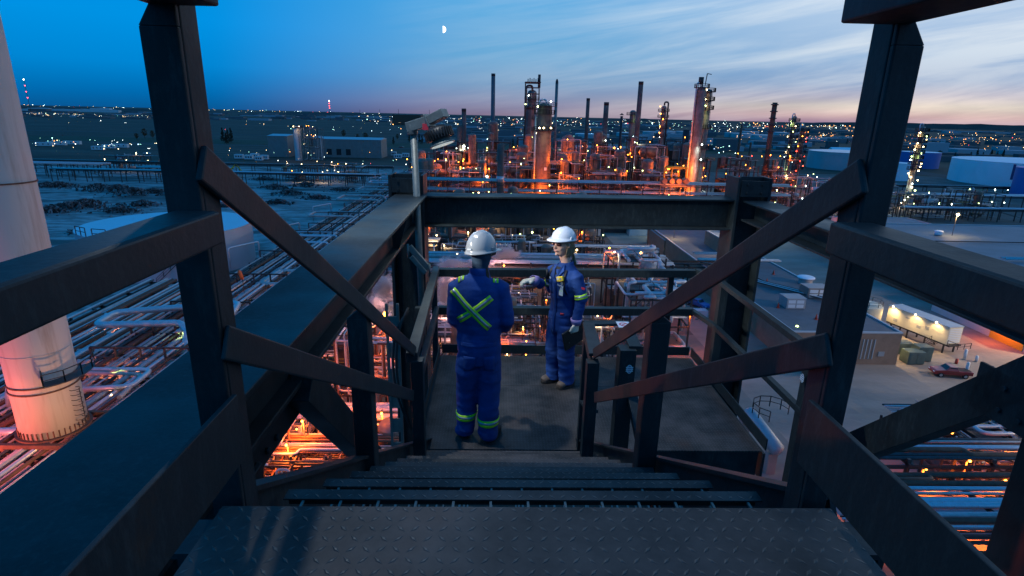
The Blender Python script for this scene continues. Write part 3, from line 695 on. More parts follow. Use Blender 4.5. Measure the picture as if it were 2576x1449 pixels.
    for i in range(9):
        o = Vector((.050+.006*math.sin(i*2.1), .015-.004*i, 0)); mb.tube(rpath([V(0, 0, 1.50)+o, V(.012, -.01, 1.44)+o, V(.016+.004*math.sin(i), -.03, 1.385)+o], .04, 3), .008, 6, rr=None)
    mb.build('hair', 'hair_brown', t)
    helmet(t, V(.012, .035, 1.635), (.62, .74, .02), (-.20, -.10, 1), (.114, .138, .150), mt='helmet_grey')
    tr = bvh(cv)
    # hi-vis cross on the back (rays go +Y from behind)
    def line(a, b, n=14): return [Vector(a).lerp(Vector(b), i/n) for i in range(n+1)]
    yb = Y-.5
    sh = fuse  # noqa
    A_, B_ = Vector((-.345, yb, 1.335)), Vector((-.055, yb, 1.035))
    C_, D_ = Vector((-.040, yb, 1.285)), Vector((-.300, yb, 1.085))
    strip(tr, line(C_, D_), .026, 'x', cv, .003, (0, 1, 0)); strip(tr, line(A_, B_), .026, 'x', cv, .006, (0, 1, 0))
    for sx in (-1, 1):
        cx = X-.01+sx*.125; strip(tr, [(cx+sx*.01, Y+yy, 1.55) for yy in (-.05, -.02, .02, .06, .10)], .022, 's', cv, .004, (0, 0, -1))
    def band(c, r, axis, name='band', half=.026, n=28, off=.004):
        c = Vector(c); a = Vector(axis).normalized(); u = a.orthogonal().normalized(); v = a.cross(u)
        strip(tr, [c+u*math.cos(q)*r+v*math.sin(q)*r for q in (2*math.pi*k/n for k in range(n))], half, name, cv, off, None, closed=True)
    band(V(-.112, -.005, .215), .085, (.02, 0, 1)); band(V(.079, -.062, .195), .088, (-.02, 0, 1))
    band(V(.200, .080, 1.008), .055, (-.25, 1, -.35), half=.024); band(V(-.17, .10, 1.04), .055, (.3, 1, -.1), half=.024)
    # seams and patch pockets
    def bpatch(x0, x1, z0, z1, nm, off=.005, N=5):
        m = MB(); vs = []
        for j in range(N+1):
            for i in range(N+1):
                h = tr.ray_cast(Vector((X+x0+(x1-x0)*i/N, yb, z0+(z1-z0)*j/N)), Vector((0, 1, 0))); vs.append((h[0] if h[0] is not None else Vector((X+x0, Y-.1, z0)))+Vector((0, -off, 0)))
        m.add(vs, [(j*(N+1)+i, j*(N+1)+i+1, (j+1)*(N+1)+i+1, (j+1)*(N+1)+i) for j in range(N) for i in range(N)], 0, True); o = m.build(nm, 'coverall_blue', cv); sd = o.modifiers.new('t', 'SOLIDIFY'); sd.thickness = .007
    bpatch(-.125, -.03, .665, .79, 'pocket'); bpatch(.035, .125, .665, .79, 'pocket'); bpatch(-.15, .14, .875, .905, 'waistband', .004, 10)
    for toe, heel in ((V(-.145, .17, 0), V(-.118, -.07, 0)), (V(.165, .10, 0), V(.085, -.11, 0))): boot(t, toe, heel, .1, 'boot_sole')
    m = MB(); hd2 = Vector((.63, .77, 0)); sdv = hd2.cross(Vector((0, 0, 1)))
    m.bar(hc+sdv*.088+hd2*.0, hc+sdv*.07+hd2*.09, .006, .02); m.tube(rpath([hc+sdv*.088-hd2*.03, hc+sdv*.09, hc+sdv*.075+hd2*.08], .02), .006, 6); m.build('safety_glasses', 'strap_black', t)
    return t
add_man()

# ---------------------------------------------------------------- woman, three-quarter view, facing left
def add_woman():
    X, Y = .665, 5.35
    t = thing('person', 'fair-haired woman in bright blue coveralls and white hard hat, pointing with one gloved hand', 'person', (X, Y, 0), 'refinery workers talking on the landing')
    V = lambda x, y, z: Vector((X+x, Y+y, z))
    fw_ = Vector((-.80, -.60, 0)).normalized()      # where her chest faces
    lf = Vector((0, 0, 1)).cross(fw_)               # her left (to the right in the picture, toward us)
    B = lambda f, l, z, o=(0, 0): V(o[0], o[1], 0)+fw_*f+lf*l+Vector((0, 0, z))
    hx, hy = -.045, 0
    LF = tuple(lf)
    e1 = B(-.03, .215, .985); wL = B(.035, .225, .755)
    eR = B(.02, -.215, .985); wR = B(.225, -.20, 1.10)
    def limbs(mb, s):
        loft(mb, [(B(0, 0, .60), .145+s, .12+s, LF), (B(0, 0, .72), .155+s, .125+s, LF), (B(0, 0, .84), .143+s, .112+s, LF), (B(.0, 0, .95), .142+s, .115+s, LF), (B(.005, 0, 1.07), .165+s, .122+s, LF), (B(.005, 0, 1.16), .185+s, .118+s, LF), (B(0, 0, 1.225), .155+s, .095+s, LF), (B(-.005, 0, 1.265), .085+s*.7, .075+s*.7, LF), (B(-.004, 0, 1.30), .055+s*.3, .055+s*.3, LF)], 28)
        loft(mb, [(B(0, .075, .66), .095+s, .11+s, LF), (B(.01, .085, .52), .092+s, .10+s, LF), (B(.02, .088, .36), .078+s, .085+s, LF), (B(.0, .090, .20), .074+s, .082+s, LF), (B(-.01, .092, .04), .072+s, .085+s, LF)], 20)
        loft(mb, [(B(0, -.07, .66), .09+s, .11+s, LF), (B(.02, -.078, .52), .088+s, .098+s, LF), (B(.035, -.078, .36), .074+s, .082+s, LF), (B(.03, -.075, .20), .070+s, .078+s, LF), (B(.025, -.075, .04), .068+s, .078+s, LF)], 20)
        for sx, e, w_ in ((1, e1, wL), (-1, eR, wR)):
            a = B(0, sx*.165, 1.175); FW = tuple(fw_)
            loft(mb, [(a+lf*(-sx*.05)+Vector((0, 0, .015)), .055+s, .06+s, FW), (a, .066+s, .062+s, FW), (a.lerp(e, .5), .060+s, .056+s, FW), (e, .056+s, .053+s, FW), (e.lerp(w_, .5), .050+s, .048+s, FW), (w_, .042+s, .040+s, FW)], 18)
    hc = Vector((X-.045, Y-.01, 1.478)); hf = Vector((-.74, -.67, .03)).normalized(); hl = Vector((0, 0, 1)).cross(hf).normalized(); hu = hf.cross(hl)
    H = lambda f, l, u: hc+hf*f+hl*l+hu*u
    HL = tuple(hl)
    mb = MB(); limbs(mb, -.028)
    loft(mb, [(B(-.005, 0, 1.22), .050, .050), (B(-.0, 0, 1.30), .048, .050), (H(-.02, 0, -.07), .048, .052)], 18)
    # head: face profile built of stacked sections
    for prof in ([(H(.018, 0, -.118), .022, .026, HL), (H(.018, 0, -.104), .038, .050, HL), (H(.010, 0, -.080), .050, .070, HL), (H(.004, 0, -.050), .060, .082, HL), (H(.0, 0, -.02), .068, .090, HL), (H(-.004, 0, .015), .072, .094, HL), (H(-.008, 0, .05), .072, .094, HL), (H(-.010, 0, .08), .060, .080, HL), (H(-.012, 0, .10), .03, .045, HL)],):
        loft(mb, prof, 28)
    loft(mb, [(H(.082, 0, .012), .007, .008, HL), (H(.094, 0, -.008), .0095, .010, HL), (H(.103, 0, -.024), .0135, .013, HL), (H(.094, 0, -.036), .012, .008, HL)], 12)   # nose
    loft(mb, [(H(.080, -.016, -.060), .007, .008), (H(.090, 0, -.060), .008, .009), (H(.080, .016, -.060), .007, .008)], 10)   # mouth bulge
    loft(mb, [(H(.070, 0, -.100), .016, .014, HL), (H(.078, 0, -.092), .013, .012, HL)], 10)
    for s_ in (-1, 1):
        loft(mb, [(H(.052, s_*.036, -.045), .018, .016), (H(.060, s_*.034, -.028), .018, .016)], 10)     # cheeks
        loft(mb, [(H(-.012, s_*.073, -.03), .008, .014, tuple(hf)), (H(-.016, s_*.077, .015), .010, .020, tuple(hf))], 10)
    body = fuse(mb, 'body', 'skin', t, .0062, 3)
    m = MB(); m.tube(rpath([H(.0905, -.021, -.0585), H(.0995, 0, -.0605), H(.0905, .021, -.0585)], .02, 3), .0042, 8); m.build('lips', 'lips', body)
    mb = MB(); limbs(mb, .003)
    cv = fuse(mb, 'coverall', 'coverall_blue', t, .0085, 5, folds(.0085, ((.36, .09, .8), (.10, .07, 1.1), (.80, .05, .8), (.92, .05, .4), (.98, .06, .5)), 9.7))
    tr = bvh(cv)
    fr = -fw_
    def on(f, l, z, off=.004, d=None):
        """point on the cloth seen along -fw from in front"""
        o = B(.6, l, z); h = tr.ray_cast(o, -fw_); p = h[0] if h[0] is not None else B(.12, l, z)
        return p+fw_*off
    # open neck with black shirt, collar flaps, placket
    m = MB(); m.add([on(0, -.035, 1.262, .012), on(0, .035, 1.262, .012), on(0, .028, 1.20, .009), on(0, 0, 1.145, .006), on(0, -.020, 1.20, .009)], [(4, 3, 2, 1, 0)]); o = m.build('undershirt', 'shirt_black', cv)
    for s_ in (-1, 1):
        m = MB(); a, b_, c_, d_ = on(0, s_*.050, 1.285, .014), on(0, s_*.085, 1.235, .014), on(0, s_*.040, 1.165, .013), on(0, s_*.010, 1.150, .010)
        m.add([a, b_, c_, d_, on(0, s_*.030, 1.235, .016)], [(0, 1, 2, 4), (4, 2, 3)]); o = m.build('collar', 'coverall_blue', cv); sd = o.modifiers.new('t', 'SOLIDIFY'); sd.thickness = .008
    m = MB(); cc = B(-.012, 0, 1.275); m.tube([cc+Vector((0, 0, -.02)), cc+Vector((0, 0, .03))], .07, 22, rr=[.078, .068], cap=False)
    pts = m.f; o = m.build('collar', 'coverall_blue', cv)
    bm = bmesh.new(); bm.from_mesh(o.data); bmesh.ops.delete(bm, geom=[f for f in bm.faces if (f.calc_center_median()-cc).dot(fw_) > .045], context='FACES'); bm.to_mesh(o.data); bm.free()
    sd = o.modifiers.new('t', 'SOLIDIFY'); sd.thickness = .007
    for l, nm in ((0.0, 'placket'),):
        m = MB(); N = 16; vs = []
        for i in range(N+1):
            z = 1.14-.58*i/N; vs += [on(0, -.022, z, .005), on(0, .022, z, .006)]
        m.add(vs, [(2*i, 2*i+1, 2*i+3, 2*i+2) for i in range(N)], 0, True); o = m.build(nm, 'coverall_blue', cv); sd = o.modifiers.new('t', 'SOLIDIFY'); sd.thickness = .005
    def patch(l0, l1, z0, z1, nm, mt, off=.006, th=.004, N=4):
        m = MB(); vs = []
        for j in range(N+1):
            for i in range(N+1): vs.append(on(0, l0+(l1-l0)*i/N, z0+(z1-z0)*j/N, off))
        m.add(vs, [(j*(N+1)+i, j*(N+1)+i+1, (j+1)*(N+1)+i+1, (j+1)*(N+1)+i) for j in range(N) for i in range(N)], 0, True)
        o = m.build(nm, mt, cv); sd = o.modifiers.new('t', 'SOLIDIFY'); sd.thickness = th; return o
    patch(.045, .135, .985, 1.105, 'chest_pocket', 'coverall_blue'); patch(-.135, -.045, .985, 1.105, 'chest_pocket', 'coverall_blue')
    patch(.045, .135, 1.085, 1.115, 'pocket_flap', 'coverall_blue', .010); patch(-.135, -.045, 1.085, 1.115, 'pocket_flap', 'coverall_blue', .010)
    patch(-.12, -.07, 1.125, 1.145, 'name_label', 'sticker_white', .006, .002)
    patch(.07, .105, .795, .815, 'hip_label', 'sticker_red', .006, .003, 2)
    m = MB()
    for i in range(18):
        z0_, z1_ = .575+.0, 0
    # hi-vis bands on sleeves
    def band(c, r, axis, half=.022, n=26, off=.004):
        c = Vector(c); a = Vector(axis).normalized(); u = a.orthogonal().normalized(); v = a.cross(u)
        strip(tr, [c+u*math.cos(q)*r+v*math.sin(q)*r for q in (2*math.pi*k/n for k in range(n))], half, 'band', cv, off, None, closed=True)
    aL = B(0, .165, 1.175)
    band(aL.lerp(e1, .93)+Vector((0, 0, -.0)), .06, (e1-aL)); band(B(0, -.165, 1.175).lerp(eR, .75), .06, (eR-B(0, -.165, 1.175)))
    # arm label
    h = tr.ray_cast(aL.lerp(e1, .45)+Vector((0, -.6, 0))+Vector((.03, 0, 0)), Vector((0, 1, 0)))
    if h[0] is not None:
        p = h[0]+Vector((0, -.004, 0)); m = MB(); m.bar(p+Vector((-.017, 0, .004)), p+Vector((.017, 0, -.008)), .003, .022); m.build('arm_label', 'sticker_red', cv)
    # harness straps, gas detector, badge
    def strap(lz, nm, w=.013):
        m = MB(); vs = []
        P_ = [on(0, l, z, .010) for l, z in lz]
        for i, p in enumerate(P_):
            d = (P_[min(i+1, len(P_)-1)]-P_[max(i-1, 0)]).normalized(); s_ = d.cross(fw_).normalized(); vs += [p+s_*w, p-s_*w]
        m.add(vs, [(2*i, 2*i+1, 2*i+3, 2*i+2) for i in range(len(P_)-1)], 0, True); o = m.build(nm, 'strap_black', t); sd = o.modifiers.new('t', 'SOLIDIFY'); sd.thickness = .004
    strap([(.095, 1.245), (.10, 1.20), (.105, 1.14), (.11, 1.07), (.125, 1.01)], 'harness_strap')
    strap([(-.085, 1.25), (-.10, 1.20), (-.115, 1.14), (-.12, 1.08)], 'harness_strap', .014)
    m = MB(); p = on(0, -.125, 1.165, .03); m.tube([p+Vector((0, 0, .05)), p-Vector((0, 0, .045))], .018, 10, rr=[.012, .018]); m.build('radio_microphone', 'strap_black', t)
    gd = on(0, .080, 1.165, .024)
    m = MB(); m.bar(gd-lf*.040+Vector((0, 0, -.012)), gd+lf*.040+Vector((0, 0, .014)), .026, .048); o = m.build('gas_detector', 'detector_yellow', t, .006)
    m = MB(); m.bar(gd+lf*.008+fw_*.014+Vector((0, 0, .004)), gd+lf*.03+fw_*.014+Vector((0, 0, .011)), .003, .022); m.build('screen', 'reflective', o)
    m = MB(); q = gd-lf*.018+fw_*.014; m.tube([q, q+fw_*.004], .011, 14); m.build('sensor_port', 'sticker_white', o)
    q = on(0, .088, 1.118, .008); m = MB(); m.tube([q, q+fw_*.006], .015, 16); m.build('badge_reel', 'reflective', t)
    bd = on(0, .085, 1.045, .014)
    m = MB(); m.bar(bd-lf*.026, bd+lf*.026, .003, .095); o = m.build('id_badge', 'sticker_white', t)
    m = MB(); m.bar(bd-lf*.022+fw_*.002, bd+lf*.022+fw_*.002, .001, .004); m.build('stripe', 'hivis', o)
    m = MB(); m.bar(bd-lf*.008+fw_*.0018+Vector((0, 0, .034)), bd+lf*.008+fw_*.0018+Vector((0, 0, .034)), .001, .004); m.build('slot', 'ink', o)
    q = on(0, .088, 1.098, .014); text_on(cv, 'Imperial', .026, q+fw_*.012+Vector((0, 0, .004)), lf, (0, 0, 1), 'sticker_white')
    m = MB(); q = B(-.04, -.155, .72); m.ball(*q, .035, 8, 6, sc=(.8, .5, 1.3)); m.build('hi_vis_gloves', 'orange_cloth', t)
    # hair: sides, back and pony tail
    mb = MB(); loft(mb, [(H(-.070, 0, -.085), .045, .028, HL), (H(-.065, 0, -.04), .068, .042, HL), (H(-.055, 0, .0), .079, .055, HL), (H(-.05, 0, .05), .080, .068, HL)], 20)
    hr = fuse(mb, 'hair', 'hair_blond', t, .007, 3, lambda p: .004*noise.noise(Vector((p.x*60, p.y*60, p.z*6))))
    m = MB()
    rr_ = random.Random(4)
    for k in range(18):
        l = .066+.006*rr_.random(); f0 = .012-.0065*k+.004*rr_.random()
        m.tube(rpath([H(f0, l, .015), H(f0-.006, l+.010, -.04), H(f0+.006, l+.006, -.085-.02*rr_.random()), H(f0+.012*rr_.random(), l-.008, -.115-.02*rr_.random())], .03, 3), .0034, 5)
    m.build('hair_strands', 'hair_blond', hr)
    m = MB()
    for k in range(14):
        a = rr_.uniform(-1, 1)*.014; b_ = rr_.uniform(-1, 1)*.014
        m.tube(rpath([H(-.085, a, -.02+b_), H(-.115, .02+a, -.06+b_), H(-.13+b_, .045+a, -.13), H(-.125+b_*1.6, .062+a*1.8, -.20-.03*rr_.random())], .05, 3), .005, 5)
    m.build('pony_tail', 'hair_blond', hr)
    # glasses
    m = MB()
    for s_ in (-1, 1):
        pts = [H(.083-.020*abs(q)**2*1.0+.004*(1-abs(q)), s_*(.010+.045*q), 0) for q in (0, .35, .7, 1.0)]
        vs = []
        for i, p in enumerate(pts):
            hh = (.010, .017, .016, .010)[i]; vs += [p+hu*(.012+hh*.55)+hf*.004, p+hu*(.006-hh)+hf*.004]
        m.add(vs, [(2*i, 2*i+1, 2*i+3, 2*i+2) for i in range(3)], 0, True)
    gl = m.build('safety_glasses', 'lens_dark', t); sd = gl.modifiers.new('t', 'SOLIDIFY'); sd.thickness = .003
    m = MB()
    m.tube(rpath([H(-.03, -.079, .012), H(.062, -.060, .016), H(.089, -.012, .020), H(.089, .012, .020), H(.062, .060, .016), H(-.03, .079, .012)], .02, 3), .0032, 6); m.build('frame', 'strap_black', gl)
    helmet(t, H(-.022, 0, .058), tuple(hf+Vector((0, 0, .05))), tuple(hu), (.108, .132, .104))
    # gloves
    mb = MB(); hand(mb, wR+(wR-eR).normalized()*.02, (wR-eR)+Vector((-.06, 0, -.12)), (0, .15, 1), -1, fingers=((.05, .15, .15), (.35, .35, .3), (.45, .4, .3), (.5, .4, .3)), L=.185, thick=1.22)
    fuse(mb, 'glove', 'glove_cream', t, .006, 2, lambda p: .0015*noise.noise(p*70))
    mb = MB(); mb.tube([wR-(wR-eR).normalized()*.03, wR+(wR-eR).normalized()*.03], .05, 16, rr=[.057, .043], cap=False); o = mb.build('glove_cuff', 'cuff_lilac', t); sd = o.modifiers.new('t', 'SOLIDIFY'); sd.thickness = .005
    dL = Vector((0, 0, -1))+lf*.06+fw_*.10
    mb = MB(); hand(mb, wL+dL.normalized()*.01, dL, lf+fr*.2, 1, curl=(.75, .9, .7), L=.18, thick=1.25)
    fuse(mb, 'glove', 'glove_cream', t, .006, 2, lambda p: .0015*noise.noise(p*70))
    mb = MB(); mb.tube([wL+Vector((0, 0, .03)), wL-Vector((0, 0, .03))], .05, 16, rr=[.058, .044], cap=False); o = mb.build('glove_cuff', 'cuff_lilac', t); sd = o.modifiers.new('t', 'SOLIDIFY'); sd.thickness = .005
    # leg bands are hidden under the folds; boots
    boot(t, B(.135, -.085, 0)+Vector((-.03, 0, 0)), B(-.10, -.070, 0), .098); boot(t, B(.115, .10, 0), B(-.12, .085, 0), .098)
    # zipper of front fly and seams
    # the case she holds: a thing of its own
    c = thing('document_case', 'flat black case held in the hand of the fair-haired woman, against her thigh', 'case', tuple(wL+Vector((0, -.06, -.16))))
    hc2 = wL+dL.normalized()*.115-lf*.020; d1 = (fw_*.95+Vector((0, 0, -.28))).normalized(); d2 = d1.cross(lf).normalized()
    if d2.z > 0: d2 = -d2
    m = MB(); p0 = hc2-d1*.13+d2*.035; m.bar(p0, p0+d1*.28, .020, .20, upv=d2); m.build('shell', 'black_plastic', c, .008)
    m = MB(); m.bar(p0+lf*.011+d1*.01, p0+lf*.011+d1*.27, .003, .006, upv=d2); m.build('zip', 'strap_black', c)
    m = MB(); q = p0+d1*.22+lf*.012+d2*.03; m.tube([q, q+lf*.004], .006, 10); m.build('stud', 'galvanised', c)
    return t
add_woman()
# ================================================================ REFINERY AND COUNTRY BEYOND
def at(x, y, d=None, z=None):
    """world point seen at (x, y) of the 2576 x 1449 frame, at depth d or on height z"""
    r = fw*F_PX+rt*(x-IMW/2)-up*(y-IMH/2)
    t = d/F_PX if d is not None else (z-CAM.z)/r.z
    return CAM+r*t
def px(v):
    v = Vector(v)-CAM; D = v.dot(fw); return IMW/2+F_PX*v.dot(rt)/D
ORD = ['first', 'second', 'third', 'fourth', 'fifth', 'sixth', 'seventh', 'eighth', 'ninth', 'tenth', 'eleventh', 'twelfth', 'thirteenth', 'fourteenth', 'fifteenth', 'sixteenth', 'seventeenth', 'eighteenth', 'nineteenth', 'twentieth']
ORD += ['twenty-'+o for o in ORD[:9]]+['thirtieth']+['thirty-'+o for o in ORD[:9]]+['fortieth']+['forty-'+o for o in ORD[:9]]
def ordinals(objs, what, cat, group):
    for i, o in enumerate(sorted(objs, key=lambda o: px(o.location))):
        tag(o, f'{what}, {ORD[i]} from the left', cat, group)

def ground_mat(name, stops, scale, rough=.9, bump=.4, bs=.8, det=9, stretch=(1, 1, 1), spec=.3):
    m = bpy.data.materials.new(name); m.use_nodes = True; q = NG(m.node_tree); b = m.node_tree.nodes['Principled BSDF']
    t = q.n('ShaderNodeTexCoord'); mp = q.n('ShaderNodeMapping'); mp.inputs['Scale'].default_value = stretch; q.l(t.outputs['Object'], mp.inputs[0])
    nn = q.n('ShaderNodeTexNoise'); nn.inputs['Scale'].default_value = scale; nn.inputs['Detail'].default_value = det; nn.inputs['Roughness'].default_value = .62
    q.l(mp.outputs[0], nn.inputs['Vector']); q.l(q.ramp(nn.outputs[0], stops), b.inputs['Base Color'])
    b.inputs['Roughness'].default_value = rough; b.inputs['Specular IOR Level'].default_value = spec
    n2 = q.n('ShaderNodeTexNoise'); n2.inputs['Scale'].default_value = bs; n2.inputs['Detail'].default_value = 6; q.l(t.outputs['Object'], n2.inputs['Vector'])
    bp = q.n('ShaderNodeBump'); bp.inputs['Strength'].default_value = bump; bp.inputs['Distance'].default_value = .3; q.l(n2.outputs[0], bp.inputs['Height']); q.l(bp.outputs[0], b.inputs['Normal'])
    MATS[name] = m
ground_mat('far_land', [(.32, (.030, .022, .018)), (.40, (.085, .045, .028)), (.47, (.035, .034, .022)), (.53, (.11, .06, .04)), (.58, (.045, .035, .025)), (.66, (.12, .085, .06)), (.72, (.04, .03, .022))], .009, stretch=(.45, 1.8, 1), bump=0)
ground_mat('gravel', [(.28, (.075, .068, .062)), (.5, (.115, .105, .095)), (.72, (.17, .155, .14))], .07, bump=.5, bs=1.2)
ground_mat('wet_dirt', [(.34, (.05, .04, .034)), (.44, (.14, .12, .11)), (.50, (.38, .38, .37)), (.55, (.16, .14, .13)), (.60, (.30, .29, .28)), (.68, (.07, .055, .045))], .030, stretch=(.6, 1.7, 1), rough=.7, bump=.7, bs=.5)
ground_mat('asphalt', [(.3, (.045, .045, .047)), (.7, (.075, .073, .072))], .15, bump=.1)
ground_mat('packed_sand', [(.28, (.20, .17, .14)), (.5, (.28, .24, .20)), (.72, (.36, .31, .26))], .09, bump=.35, bs=.9, stretch=(.6, 1.6, 1))
ground_mat('concrete_pad', [(.3, (.16, .15, .13)), (.7, (.26, .24, .20))], .2, bump=.1)
ground_mat('grass_strip', [(.3, (.025, .032, .014)), (.7, (.05, .055, .026))], .05, bump=.3)
def sheet(name, x0, x1, y0, y1, z, mt, n=1):
    m = MB(); m.add([(x0, y0, 0), (x1, y0, 0), (x1, y1, 0), (x0, y1, 0)], [(0, 1, 2, 3)]); o = m.build(name, mt); o.location = (0, 0, z); return tag(o, kind='structure')
m = MB(); R0 = 30000; m.add([(-R0, -2000, 0), (R0, -2000, 0), (R0, R0, 0), (-R0, R0, 0)], [(0, 1, 2, 3)]); o = m.build('ground', 'far_land'); o.location = (0, 0, GZ); tag(o, kind='structure')
sheet('refinery_ground', -230, 330, -60, 430, GZ+.01, 'gravel')
sheet('demolition_ground', -420, -54, 95, 400, GZ+.02, 'wet_dirt')
sheet('yard', 36, 130, 20, 190, GZ+.02, 'packed_sand')
sheet('concrete_apron', -34, 36, 20, 96, GZ+.024, 'concrete_pad')
sheet('road', -900, 1200, 640, 652, GZ+.03, 'asphalt'); sheet('road', -900, 1500, 900, 916, GZ+.03, 'asphalt'); sheet('road', 330, 352, 20, 900, GZ+.034, 'asphalt')
sheet('verge', -900, 1200, 655, 760, GZ+.02, 'grass_strip'); sheet('field', 150, 1400, 760, 890, GZ+.02, 'grass_strip')
# distant low hills with tree line
mat('tree_line', (.022, .026, .024), .95, var=.4, vscale=.01)
m = MB(); N = 260; vs = []
for i in range(N+1):
    a = R_(-62+124*i/N); d = 7000+600*math.sin(a*5); h = 14+22*noise.noise(Vector((a*6, 2, 0)))+10*noise.noise(Vector((a*40, 5, 0)))+5*rnd.random()
    h += 34*math.exp(-((a-R_(36))/R_(9))**2)
    for dd, hh in ((0, -2), (200, max(4, h)), (900, max(4, h)*1.02), (2600, -2)): vs.append((math.sin(a)*(d+dd), math.cos(a)*(d+dd), GZ+hh))
m.add(vs, [(i*4+k, i*4+4+k, i*4+5+k, i*4+1+k) for i in range(N) for k in range(3)]); tag(m.build('hills', 'tree_line'), kind='structure')

# --- industrial materials
mat('cladding', (.50, .51, .54), .38, .45, var=.12, vscale=2)
mat('cladding_dull', (.40, .37, .36), .5, .25, var=.25, vscale=1.2)
mat('pipe_dark', (.05, .05, .052), .5, .3, var=.3, vscale=2)
mat('pipe_rust', (.11, .05, .03), .75, 0, var=.4, vscale=1.5)
mat('frame_steel', (.030, .028, .028), .65, 0, var=.4, vscale=.8)
mat('shelter_panel', (.045, .035, .03), .8, var=.3, vscale=.4)
mat('frame_grey', (.14, .13, .12), .6, 0, var=.3, vscale=.8)
mat('grating', (.06, .055, .055), .6, .2, var=.3, vscale=1)
mat('vessel_shell', (.20, .15, .12), .5, .2, second=(.08, .05, .035), vscale=.5, smix=(.45, .75))
mat('column_shell', (.22, .21, .205), .45, .35, second=(.11, .09, .08), vscale=.3, smix=(.4, .7))
mat('stack_brown', (.085, .055, .045), .7, 0, second=(.15, .12, .105), vscale=.12, smix=(.45, .6))
mat('stack_grey', (.10, .11, .125), .6, .1, var=.2, vscale=.2)
mat('stack_cap', (.02, .022, .026), .6)
mat('chimney_paint', (.50, .46, .42), .62, 0, second=(.27, .20, .15), vscale=.9, smix=(.50, .80), bump=.1, bscale=2, streak=.09)
mat('rust_dark', (.12, .055, .035), .8, var=.4, vscale=2)
mat('tank_white', (.74, .80, .86), .5, var=.05, vscale=.1)
mat('tank_roof', (.55, .60, .66), .35, .1, var=.06, vscale=.08)
mat('tank_grey', (.42, .43, .47), .5, .1, var=.1, vscale=.06)
mat('tank_pink', (.50, .38, .40), .6, var=.12, vscale=.1)
mat('tank_blue', (.04, .14, .42), .5, var=.1, vscale=.1)
mat('brick', (.26, .17, .12), .85, var=.15, vscale=.6)
mat('roof_gravel', (.13, .135, .145), .9, var=.15, vscale=.5, bump=.3, bscale=4)
mat('roof_edge', (.42, .45, .48), .5, .3)
mat('roof_blue', (.14, .17, .20), .6, var=.2, vscale=.12)
mat('metal_wall', (.22, .20, .19), .55, .2, var=.12, vscale=.4)
mat('white_wall', (.55, .57, .58), .6, var=.08, vscale=.3)
mat('dark_opening', (.012, .013, .015), .7)
mat('hvac', (.34, .36, .38), .5, .3, var=.1, vscale=1)
mat('concrete', (.26, .24, .22), .85, var=.2, vscale=.3)
mat('windsock', (.85, .13, .03), .7)
mat('cone_red', (.55, .06, .03), .6)
mat('safety_yellow', (.55, .38, .03), .6)
mat('truck_red', (.26, .006, .014), .28, coat=.6)
mat('glass_dark', (.02, .03, .04), .08)
mat('tyre', (.015, .015, .015), .8)
mat('wheel_rim', (.4, .4, .42), .35, .7)
mat('toilet_green', (.05, .22, .16), .5)
def emit(name, c, s, shadowless=True):
    mm = bpy.data.materials.new(name); mm.use_nodes = True; n_ = mm.node_tree; n_.nodes.clear(); e = n_.nodes.new('ShaderNodeEmission'); e.inputs[0].default_value = (*c, 1); e.inputs[1].default_value = s
    o = n_.nodes.new('ShaderNodeOutputMaterial'); n_.links.new(e.outputs[0], o.inputs[0]); MATS[name] = mm
    if shadowless: mm.cycles.emission_sampling = 'NONE'
ORANGE, WARM, COOL, LIME, RED = (1, .155, .012), (1, .66, .30), (.80, 1, .88), (.72, 1, .30), (1, .05, .03)
emit('lamp_orange', (1, .30, .03), 26); emit('lamp_warm', (1, .74, .36), 20); emit('lamp_cool', (.82, 1, .9), 22); emit('lamp_lime', (.75, 1, .32), 14); emit('lamp_red', (1, .06, .03), 14)
LK = {'o': ('lamp_orange', ORANGE), 'w': ('lamp_warm', WARM), 'c': ('lamp_cool', COOL), 'l': ('lamp_lime', LIME), 'r': ('lamp_red', RED)}
NL = [0]
def lamp(par, p, k, r=.16, power=0, lr=.2):
    m = MB(); p = Vector(p); m.ball(p.x, p.y, p.z, r, 8, 5); o = m.build('lamp', LK[k][0], par)
    om = p.y > 215 and k == 'o' and NL[0] % 2
    if power: point(p+Vector((0, 0, -r-.12)), LK[k][1], power*(1.8 if om else 4.6 if p.y > 190 else 2.6), lr, parent=par, down=0 if om else 168); NL[0] += 1
    return o
def pipe(par, pts, r, mt='cladding', br=None, n=8, nm='pipe'):
    m = MB(); m.tube(rpath(pts, br or r*3.2, 3), r, n); return m.build(nm, mt, par)
def rail_mb(m, pts, h=1.1, w=.06, step=2.5, mid=True):
    for i in range(len(pts)-1):
        a, b = Vector(pts[i]), Vector(pts[i+1]); U = Vector((0, 0, 1)); m.bar(a+U*h, b+U*h, w, w)
        if mid: m.bar(a+U*h*.5, b+U*h*.5, w*.8, w*.8)
        k = max(1, int((b-a).length/step))
        for j in range(k+1): p = a.lerp(b, j/k); m.bar(p, p+U*h, w, w)
PMATS = ['cladding', 'cladding', 'cladding_dull', 'pipe_dark', 'pipe_rust', 'cladding_dull']
